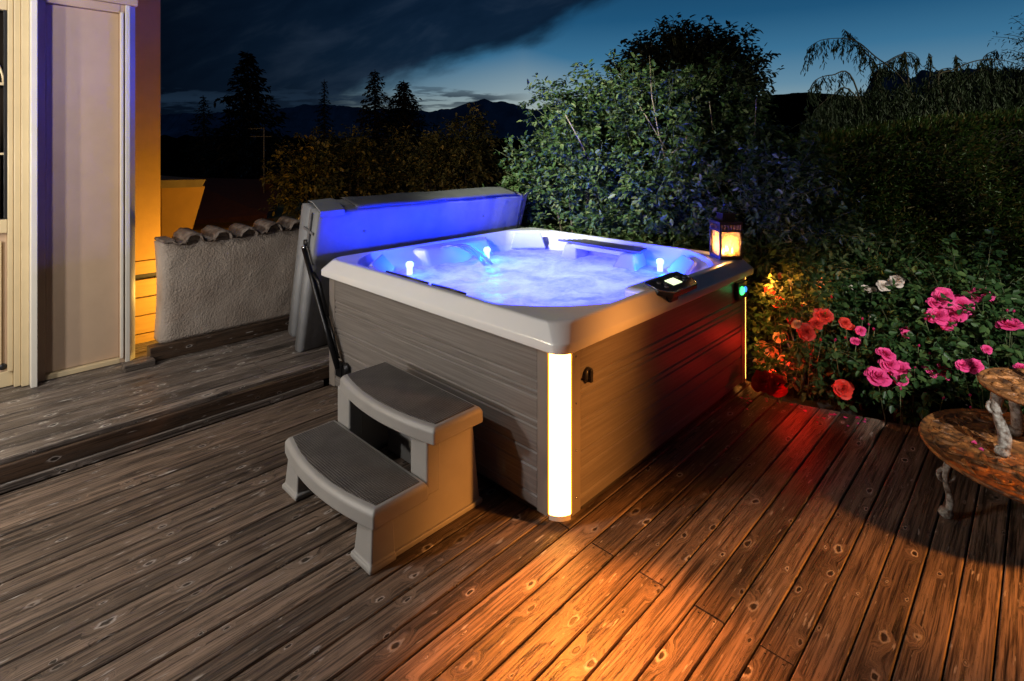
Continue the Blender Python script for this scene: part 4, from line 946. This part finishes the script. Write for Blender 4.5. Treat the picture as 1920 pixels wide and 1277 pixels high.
rosebush('rose bush with red and fiery orange blooms beside the lit tub corner', D(1500, 640, 4.15), (.34, .30), .34, 130, 'red',
         [(1443, 545, 9, 4.1), (1460, 567, 14, 4.1), (1545, 592, 17, 4.1), (1512, 622, 15, 4.0), (1530, 606, 12, 4.0), (1431, 716, 22, 3.95), (1456, 722, 22, 3.9), (1580, 729, 17, 3.8), (1592, 612, 11, 4.0), (1485, 600, 9, 4.05), (1430, 652, 13, 4.0, 'peach'), (1447, 660, 13, 4.0, 'peach'), (1447, 694, 14, 3.95, 'peach'), (1424, 680, 11, 4.0, 'peach'), (1462, 633, 11, 4.0, 'peach'), (1494, 608, 10, 4.0, 'peach'), (1470, 676, 10, 3.95, 'peach')],
         [(1505, 575, 5, 4.0), (1560, 560, 5, 4.1), (1585, 635, 5, 4.), (1540, 640, 5, 3.95), (1520, 665, 5, 3.9)], bs(1500, 640, 4.15))
rosebush('rose bush with two faded apricot blooms, behind the red roses', D(1540, 570, 4.75), (.34, .26), .34, 90, 'apricot', [(1532, 543, 11, 4.5), (1546, 530, 11, 4.55), (1462, 518, 8, 4.5), (1500, 548, 7, 4.5)], [(1502, 540, 4, 4.5)], bs(1540, 570, 4.75))
rosebush('rose bush with pale white blooms on tall stems, at the hedge foot', D(1640, 575, 4.7), (.36, .30), .40, 120, 'white', [(1593, 543, 12, 4.5), (1622, 541, 9, 4.45), (1636, 545, 8, 4.45), (1657, 536, 11, 4.4), (1680, 527, 13, 4.4), (1632, 590, 7, 4.3)], [(1610, 560, 4, 4.4), (1690, 560, 4, 4.4)], bs(1640, 575, 4.7))
rosebush('rose bush with small crimson buds between the red and bright pink ones', D(1610, 660, 4.0), (.30, .30), .30, 120, 'pink', [(1585, 605, 10, 3.9, 'red'), (1613, 620, 9, 3.9), (1605, 640, 9, 3.9), (1697, 617, 8, 3.9)], [(1617, 600, 5, 3.9), (1630, 610, 5, 3.9), (1640, 620, 5, 3.9), (1565, 640, 5, 3.8)], bs(1610, 660, 4.0))
rosebush('bright pink rose bush with double blooms low over the deck edge', D(1700, 700, 3.75), (.32, .30), .32, 150, 'pink',
         [(1661, 664, 15, 3.65), (1667, 683, 16, 3.62), (1688, 694, 19, 3.6), (1646, 706, 20, 3.6), (1756, 692, 21, 3.6), (1690, 712, 12, 3.55), (1700, 626, 8, 3.7)], [(1688, 732, 5, 3.5), (1722, 650, 5, 3.6), (1744, 665, 5, 3.6), (1768, 748, 6, 3.45), (1715, 690, 4, 3.5), (1735, 740, 5, 3.5)], bs(1700, 700, 3.75))
rosebush('tall pink rose bush crowned with a large cluster of open blooms', D(1810, 620, 3.95), (.42, .32), .36, 170, 'pink',
         [(1770, 556, 17, 3.8), (1800, 572, 20, 3.78), (1818, 556, 13, 3.85), (1845, 551, 15, 3.85), (1757, 592, 19, 3.75), (1790, 588, 20, 3.72), (1779, 608, 14, 3.7), (1752, 568, 12, 3.8), (1829, 560, 12, 3.8), (1812, 600, 10, 3.8)], [(1735, 600, 6, 3.7), (1830, 610, 5, 3.7), (1850, 600, 5, 3.75), (1862, 570, 5, 3.8)], bs(1810, 620, 3.95))
rosebush('pink rose bush at the right edge above the rusty plant stand', D(1880, 690, 3.6), (.36, .30), .36, 150, 'pink',
         [(1895, 610, 21, 3.45), (1806, 685, 13, 3.4), (1827, 687, 15, 3.38), (1915, 690, 11, 3.4), (1850, 655, 8, 3.5)], [(1818, 742, 6, 3.35), (1860, 710, 5, 3.35), (1889, 585, 5, 3.5), (1820, 765, 5, 3.3), (1900, 586, 5, 3.5), (1840, 720, 4, 3.4)], bs(1880, 690, 3.6))
# fallen petals
b = MB(); rn = []
spots = [(1440, 735, 30, 8, 26), (1500, 752, 40, 8, 22), (1380, 745, 30, 10, 5), (1560, 775, 60, 14, 14), (1640, 790, 60, 10, 7), (1320, 790, 20, 10, 2)]
for px, py, sx, sy, n in spots:
    for i in range(n):
        x = random.gauss(px, sx); y = random.gauss(py, sy); Y = FP * (1.765 - .006) / (y - 272); p = CAM + FW * Y + RT * ((x - 960) / FP * Y)
        if p.x < 2.22 and p.y > -.02: continue
        if p.x > xe(p.y) - .02: continue
        a = random.uniform(0, 6.3); s_ = random.uniform(.008, .016); z0 = .004
        vs_ = [(p.x + s_ * math.cos(a + t) * (1 if k % 2 else .8), p.y + s_ * math.sin(a + t), z0 + (.005 if k % 3 == 0 else .0)) for k, t in enumerate([0, 1.05, 2.1, 3.14, 4.2, 5.2])]
        b.add(vs_ + [(p.x, p.y, z0 + .001)], [(k, (k + 1) % 6, 6) for k in range(6)], True); rn += [random.random()] * 7
o = b.build('fallen_petals', PM['pink']); setrnd(o, None, rn); tag(o, kind='stuff')
b = MB()
for p0 in ((1.56, -1.35, .285), (1.62, -1.32, .285)): 
    b.add([(p0[0] + .018 * math.cos(t), p0[1] + .013 * math.sin(t), p0[2] + (.006 if i % 3 == 0 else 0)) for i, t in enumerate([0, 1.05, 2.1, 3.14, 4.2, 5.2])] , [(0, 1, 2, 3, 4, 5)])
o = b.build('loose_petals', PM['pink']); setrnd(o, None, [.8] * 12); tag(o, kind='stuff')

# ------------------------------------------------------------------ cast iron plant stand
ps = thing('plant_stand', 'rusty cast-iron tiered plant stand with openwork round trays at right', 'plant stand', (1.69, -1.60, 0))
def tray(z, r, seed):
    b = MB(); rg = random.Random(seed)
    b.lathe([(r - .022, z - .006), (r + .004, z - .010), (r + .010, z), (r + .004, z + .010), (r - .004, z + .006), (r - .022, z + .004)], (0, 0, 0), 72)
    for rr_ in (r * .93, r * .62, r * .32): b.tube([(rr_ * math.cos(t), rr_ * math.sin(t), z) for t in [2 * math.pi * i / 60 for i in range(61)]], .007, 6, False)
    nsp = max(8, int(r * 44))
    for i in range(nsp):
        a0 = 2 * math.pi * i / nsp; pts = []
        for s_ in range(15):
            t = s_ / 14; rad_ = r * (.32 + .62 * t); a = a0 + .26 * math.sin(t * math.pi * 2) * (1 if i % 2 else -1); pts.append((rad_ * math.cos(a), rad_ * math.sin(a), z + .004))
        b.tube(pts, [.005 + .010 * abs(math.sin(t / 14 * math.pi * 3)) for t in range(15)], 6)
        for q, (rd, sc) in enumerate(((.80, .050), (.52, .036))):   # scroll leaves
            a = a0 + math.pi / nsp; cx, cy = r * rd * math.cos(a), r * rd * math.sin(a)
            b.tube([(cx + sc * r / .5 * (1 - k / 16) * math.cos(a + k * .62), cy + sc * r / .5 * (1 - k / 16) * math.sin(a + k * .62), z + .005 + .004 * math.sin(k)) for k in range(13)], [.004 + .006 * k / 12 for k in range(13)], 6)
    return b.build('tray', M['rust'], ps)
tray(.275, .50, 1); tray(.60, .265, 2)
b = MB(); b.tube([(0, 0, .0), (0, 0, .92)], .018, 10); b.lathe([(.10, 0), (.10, .01), (.03, .04), (.02, .06)], (0, 0, 0), 20); b.build('centre_post', M['flaky'], ps)
def leg(a, r0, z0, z1, r1, nm='leg', th=.013):
    ca, sa = math.cos(a), math.sin(a); pts = []; rr_ = []
    for i in range(15):
        t = i / 14; rad_ = r0 + (r1 - r0) * t + .016 * math.sin(t * math.pi * 2); pts.append((rad_ * ca, rad_ * sa, z0 + (z1 - z0) * t)); rr_.append(th * (.75 + .45 * abs(math.cos(t * math.pi * 1.4)) + .15 * random.random()))
    b = MB(); b.tube(pts, rr_, 8)
    e = pts[-1]; b.lathe([(.001, -.02), (.026, -.015), (.032, .0), (.024, .018), (.001, .022)], (e[0], e[1], z1 + .02), 10)
    s0 = pts[2]; b.tube([(s0[0] - .04 * ca * (1 - k / 10) * math.cos(k * .6), s0[1] - .04 * sa * math.cos(k * .6), s0[2] - .03 - .03 * math.sin(k * .6)) for k in range(9)], .009, 6)
    b.build(nm, M['flaky'], ps)
for i in range(4):
    a = R(132) + i * math.pi / 2; leg(a, .475, .268, 0.004, .49)
    leg(R(128) + i * math.pi / 2, .235, .592, .29, .22, 'upper_leg', .021)

c = Vector((1.98, -2.9, 1.50)); shrub('shade_shrub', 'unseen round-headed leafy shrub, added to shade the tub side, beyond the plant stand', c, (.30, .30), .27, 260, 8, 3, .07, LM['rose'], base=Vector((1.98, -2.9, .0)), stem_r=.006, cut=.2, lenr=(.12, .26))  # unseen shrub, placed to throw leafy shade on tub and deck
# ------------------------------------------------------------------ nail heads at board joints
b = MB()
for yc in [(.004 + i * pitch) for i in range(-16, 0) if i % 2 == 0]:
    for dy in (.028, .088):
        for dx in (-.022, .024): b.lathe([(.0035, 0), (.0035, .0012), (.001, .0016)], (.06 + dx, yc + dy, .001), 8)
tag(b.build('joint_nails', M['dark']), kind='structure')

# ------------------------------------------------------------------ world: dusk sky
w = bpy.data.worlds.new('World'); bpy.context.scene.world = w; w.use_nodes = True; nt = w.node_tree; L = nt.links; bg = nt.nodes['Background']
tc = N(nt, 'ShaderNodeTexCoord')
def vdot(v):
    n = N(nt, 'ShaderNodeVectorMath', operation='DOT_PRODUCT'); L.new(tc.outputs['Generated'], n.inputs[0]); n.inputs[1].default_value = v; return n.outputs['Value']
fwd = math_(nt, 'MAXIMUM', vdot(tuple(FW)), .05); u_ = math_(nt, 'DIVIDE', vdot(tuple(RT)), fwd); v_ = math_(nt, 'DIVIDE', vdot((0, 0, 1)), fwd)
elev = vdot((0, 0, 1))
grad = ramp(nt, elev, [(0, (.26, .34, .34)), (.075, (.22, .33, .38)), (.10, (.125, .255, .36)), (.155, (.042, .160, .290)), (.215, (.014, .088, .190)), (.30, (.007, .050, .120)), (.6, (.003, .012, .03))])
grad.node.color_ramp.elements.new(1).color = (.001, .004, .012, 1)
# warm glow where the sun went down (around u = .03)
gl = math_(nt, 'MULTIPLY', N(nt, 'ShaderNodeMapRange').outputs[0], 1); mr = gl.node.inputs[0].links[0].from_node
dg = math_(nt, 'ADD', math_(nt, 'ABSOLUTE', math_(nt, 'SUBTRACT', u_, .02)), math_(nt, 'MULTIPLY', math_(nt, 'ABSOLUTE', math_(nt, 'SUBTRACT', v_, .06)), 3.5)); L.new(dg, mr.inputs[0]); mr.inputs[1].default_value = 0; mr.inputs[2].default_value = .42; mr.inputs[3].default_value = .55; mr.inputs[4].default_value = 0
sky = mixc(nt, gl, grad, (.42, .46, .42))
# dimmer towards the left
ld = N(nt, 'ShaderNodeMapRange', interpolation_type='SMOOTHSTEP'); L.new(u_, ld.inputs[0]); ld.inputs[1].default_value = -.62; ld.inputs[2].default_value = .05; ld.inputs[3].default_value = .04; ld.inputs[4].default_value = 1
bk = N(nt, 'ShaderNodeMapRange', interpolation_type='SMOOTHSTEP'); L.new(vdot(tuple(FW)), bk.inputs[0]); bk.inputs[1].default_value = .1; bk.inputs[2].default_value = .6; bk.inputs[3].default_value = .06
hs = N(nt, 'ShaderNodeVectorMath', operation='SCALE'); L.new(sky, hs.inputs[0]); L.new(math_(nt, 'MULTIPLY', ld.outputs[0], bk.outputs[0]), hs.inputs['Scale']); sky = hs.outputs[0]
uv = N(nt, 'ShaderNodeCombineXYZ'); L.new(math_(nt, 'MULTIPLY', u_, 1.0), uv.inputs[0]); L.new(math_(nt, 'MULTIPLY_ADD', u_, -.9, math_(nt, 'MULTIPLY', v_, 2.6)), uv.inputs[1])
c1 = N(nt, 'ShaderNodeTexNoise', i_Scale=3.0, i_Detail=6.0, i_Roughness=.55, i_Distortion=.2); L.new(uv.outputs[0], c1.inputs['Vector'])
edge = math_(nt, 'SUBTRACT', v_, math_(nt, 'MULTIPLY_ADD', u_, .40, .185)); edge = math_(nt, 'ADD', edge, math_(nt, 'MULTIPLY', math_(nt, 'SUBTRACT', c1.outputs[0], .5), .20))
cm = N(nt, 'ShaderNodeMapRange', interpolation_type='SMOOTHSTEP'); L.new(edge, cm.inputs[0]); cm.inputs[1].default_value = -.018; cm.inputs[2].default_value = .030
c2 = N(nt, 'ShaderNodeTexNoise', i_Scale=4.5, i_Detail=6.0, i_Roughness=.55, i_Distortion=.3); L.new(uv.outputs[0], c2.inputs['Vector'])
ccol = ramp(nt, c2.outputs[0], [(.35, (.0018, .0065, .018)), (.52, (.0036, .0105, .026)), (.70, (.013, .024, .046))])
lr = N(nt, 'ShaderNodeMapRange'); L.new(u_, lr.inputs[0]); lr.inputs[1].default_value = -.65; lr.inputs[2].default_value = -.15; lr.inputs[3].default_value = .35; lr.inputs[4].default_value = 1.15
h2 = N(nt, 'ShaderNodeVectorMath', operation='SCALE'); L.new(ccol, h2.inputs[0]); L.new(lr.outputs[0], h2.inputs['Scale'])
lm = N(nt, 'ShaderNodeMapRange', interpolation_type='SMOOTHSTEP'); L.new(u_, lm.inputs[0]); lm.inputs[1].default_value = -.20; lm.inputs[2].default_value = -.36
sky = mixc(nt, math_(nt, 'MULTIPLY', math_(nt, 'MAXIMUM', cm.outputs[0], lm.outputs[0]), .96), sky, h2.outputs[0])
# low streaky clouds near the ridge
uv2 = N(nt, 'ShaderNodeCombineXYZ'); L.new(math_(nt, 'MULTIPLY', u_, 5), uv2.inputs[0]); L.new(math_(nt, 'MULTIPLY', v_, 34), uv2.inputs[1])
c3 = N(nt, 'ShaderNodeTexNoise', i_Scale=1.6, i_Detail=6.0, i_Roughness=.55); L.new(uv2.outputs[0], c3.inputs['Vector'])
bnd = math_(nt, 'SUBTRACT', 1, math_(nt, 'MULTIPLY', math_(nt, 'ABSOLUTE', math_(nt, 'SUBTRACT', v_, .083)), 26), clamp=True)
ub = N(nt, 'ShaderNodeMapRange', interpolation_type='SMOOTHSTEP'); L.new(u_, ub.inputs[0]); ub.inputs[1].default_value = .06; ub.inputs[2].default_value = -.06
s3 = N(nt, 'ShaderNodeMapRange', interpolation_type='SMOOTHSTEP'); L.new(math_(nt, 'ADD', c3.outputs[0], math_(nt, 'MULTIPLY', bnd, .22)), s3.inputs[0]); s3.inputs[1].default_value = .62; s3.inputs[2].default_value = .70
sky = mixc(nt, math_(nt, 'MULTIPLY', math_(nt, 'MULTIPLY', s3.outputs[0], bnd), math_(nt, 'MULTIPLY', ub.outputs[0], .92)), sky, (.010, .022, .042))
L.new(sky, bg.inputs['Color']); bg.inputs['Strength'].default_value = 1.0

# ------------------------------------------------------------------ lamps and added fill lights
def lamp(name, kind, loc, e, col, size=.05, tgt=None, angle=60, blend=.5):
    l = bpy.data.lights.new(name, kind); l.energy = e; l.color = col
    if kind == 'AREA': l.size = size
    else: l.shadow_soft_size = size
    if kind == 'SPOT': l.spot_size = R(angle); l.spot_blend = blend
    o = bpy.data.objects.new(name, l); C.objects.link(o); o.location = loc
    if tgt is not None: o.rotation_euler = (Vector(tgt) - Vector(loc)).to_track_quat('-Z', 'Y').to_euler()
    return o
lamp('added_key', 'POINT', (-2.7, 1.65, 3.0), 120, (1, .95, .89), .06)  # added unseen neutral key for the faces turned left
lamp('side_fill', 'POINT', (-3.5, 1.75, 1.5), 150, (1, .96, .93), .08)  # added low neutral fill on the upright faces, no fixture there
lamp('wall_lamp', 'POINT', (-3.1, 2.45, 1.7), 72, (1, .88, .66), .04)
lamp('path_lamp', 'SPOT', (2.2, -5.0, 2.3), 2300, (1, .34, .055), .20, (1.15, -.75, .30), 27, .45)
lamp('corner_glow', 'SPOT', (-.050, -.050, .800), 220, (1, .27, .03), .03, (-.50, -.58, 0), 88, .9)  # added spot, throws the corner strip's orange pool onto the deck
lamp('corner_glow', 'SPOT', (2.285, -.055, .800), 90, (1, .22, .04), .03, (3.0, -.55, .15), 110, .9)  # added spot, carries the corner strip's orange onto the roses
lamp('shrub_fill', 'SPOT', (-2.7, 1.75, 3.3), 3200, (.95, 1, .76), .06, (3.7, 2.0, 1.45), 30, .8)  # added to brighten the big shrub, no fixture there
lamp('rose_fill', 'SPOT', (-1.0, -3.4, 2.7), 1050, (1, .97, .92), .05, (2.9, -1.05, .25), 26, .8)  # added flash-like light to brighten the roses
lamp('lawn_lamp', 'SPOT', (5.2, -6.3, 5.0), 1500, (.93, 1, .66), .1, (7.4, -1.6, 1.0), 62, .8)
lamp('sapling_fill', 'POINT', (-2.6, 9.0, 3.2), 170, (1, .62, .22), .1)  # invented amber source to light the saplings
lamp('garden_lamp', 'POINT', (-.1, 3.75, .45), 66, (1, .56, .10), .05)
BL = (.0, .028, 1)
for i, p in enumerate(LEDS): lamp('tub_led', 'POINT', (p[0] + (-.05 if i == 2 else 0), p[1] - (.06 if i < 2 else -.0), p[2] + .09), (34, 52, 36)[i], BL, .02)
lamp('underwater_lamp', 'AREA', (1.1, 1.1, .55), 190, (.034, .045, 1), 1.3, (1.1, 1.1, 2))
lamp('lantern_light', 'POINT', (2.035, .105, 1.05), 9, (1, .5, .12), .02)
lamp('red_lamp', 'POINT', (1.93, -.42, .16), 1.5, (1, .02, .008), .02)  # added red light on the blooms' near side, no fixture there
lamp('red_lamp', 'POINT', (2.36, -.26, .26), 3, (1, .02, .008), .02)
lamp('status_glow', 'POINT', (1.985, -.075, .735), .08, (.05, 1, .3), .01)

sc = bpy.context.scene
sc.view_settings.view_transform = 'Standard'; sc.view_settings.look = 'None'; sc.view_settings.exposure = 0; sc.view_settings.gamma = 1
sc.render.engine = 'CYCLES'; sc.cycles.use_denoising = True; sc.cycles.max_bounces = 6; sc.cycles.transparent_max_bounces = 12; sc.cycles.sample_clamp_indirect = 6
sc.cycles.caustics_reflective = False; sc.cycles.caustics_refractive = False
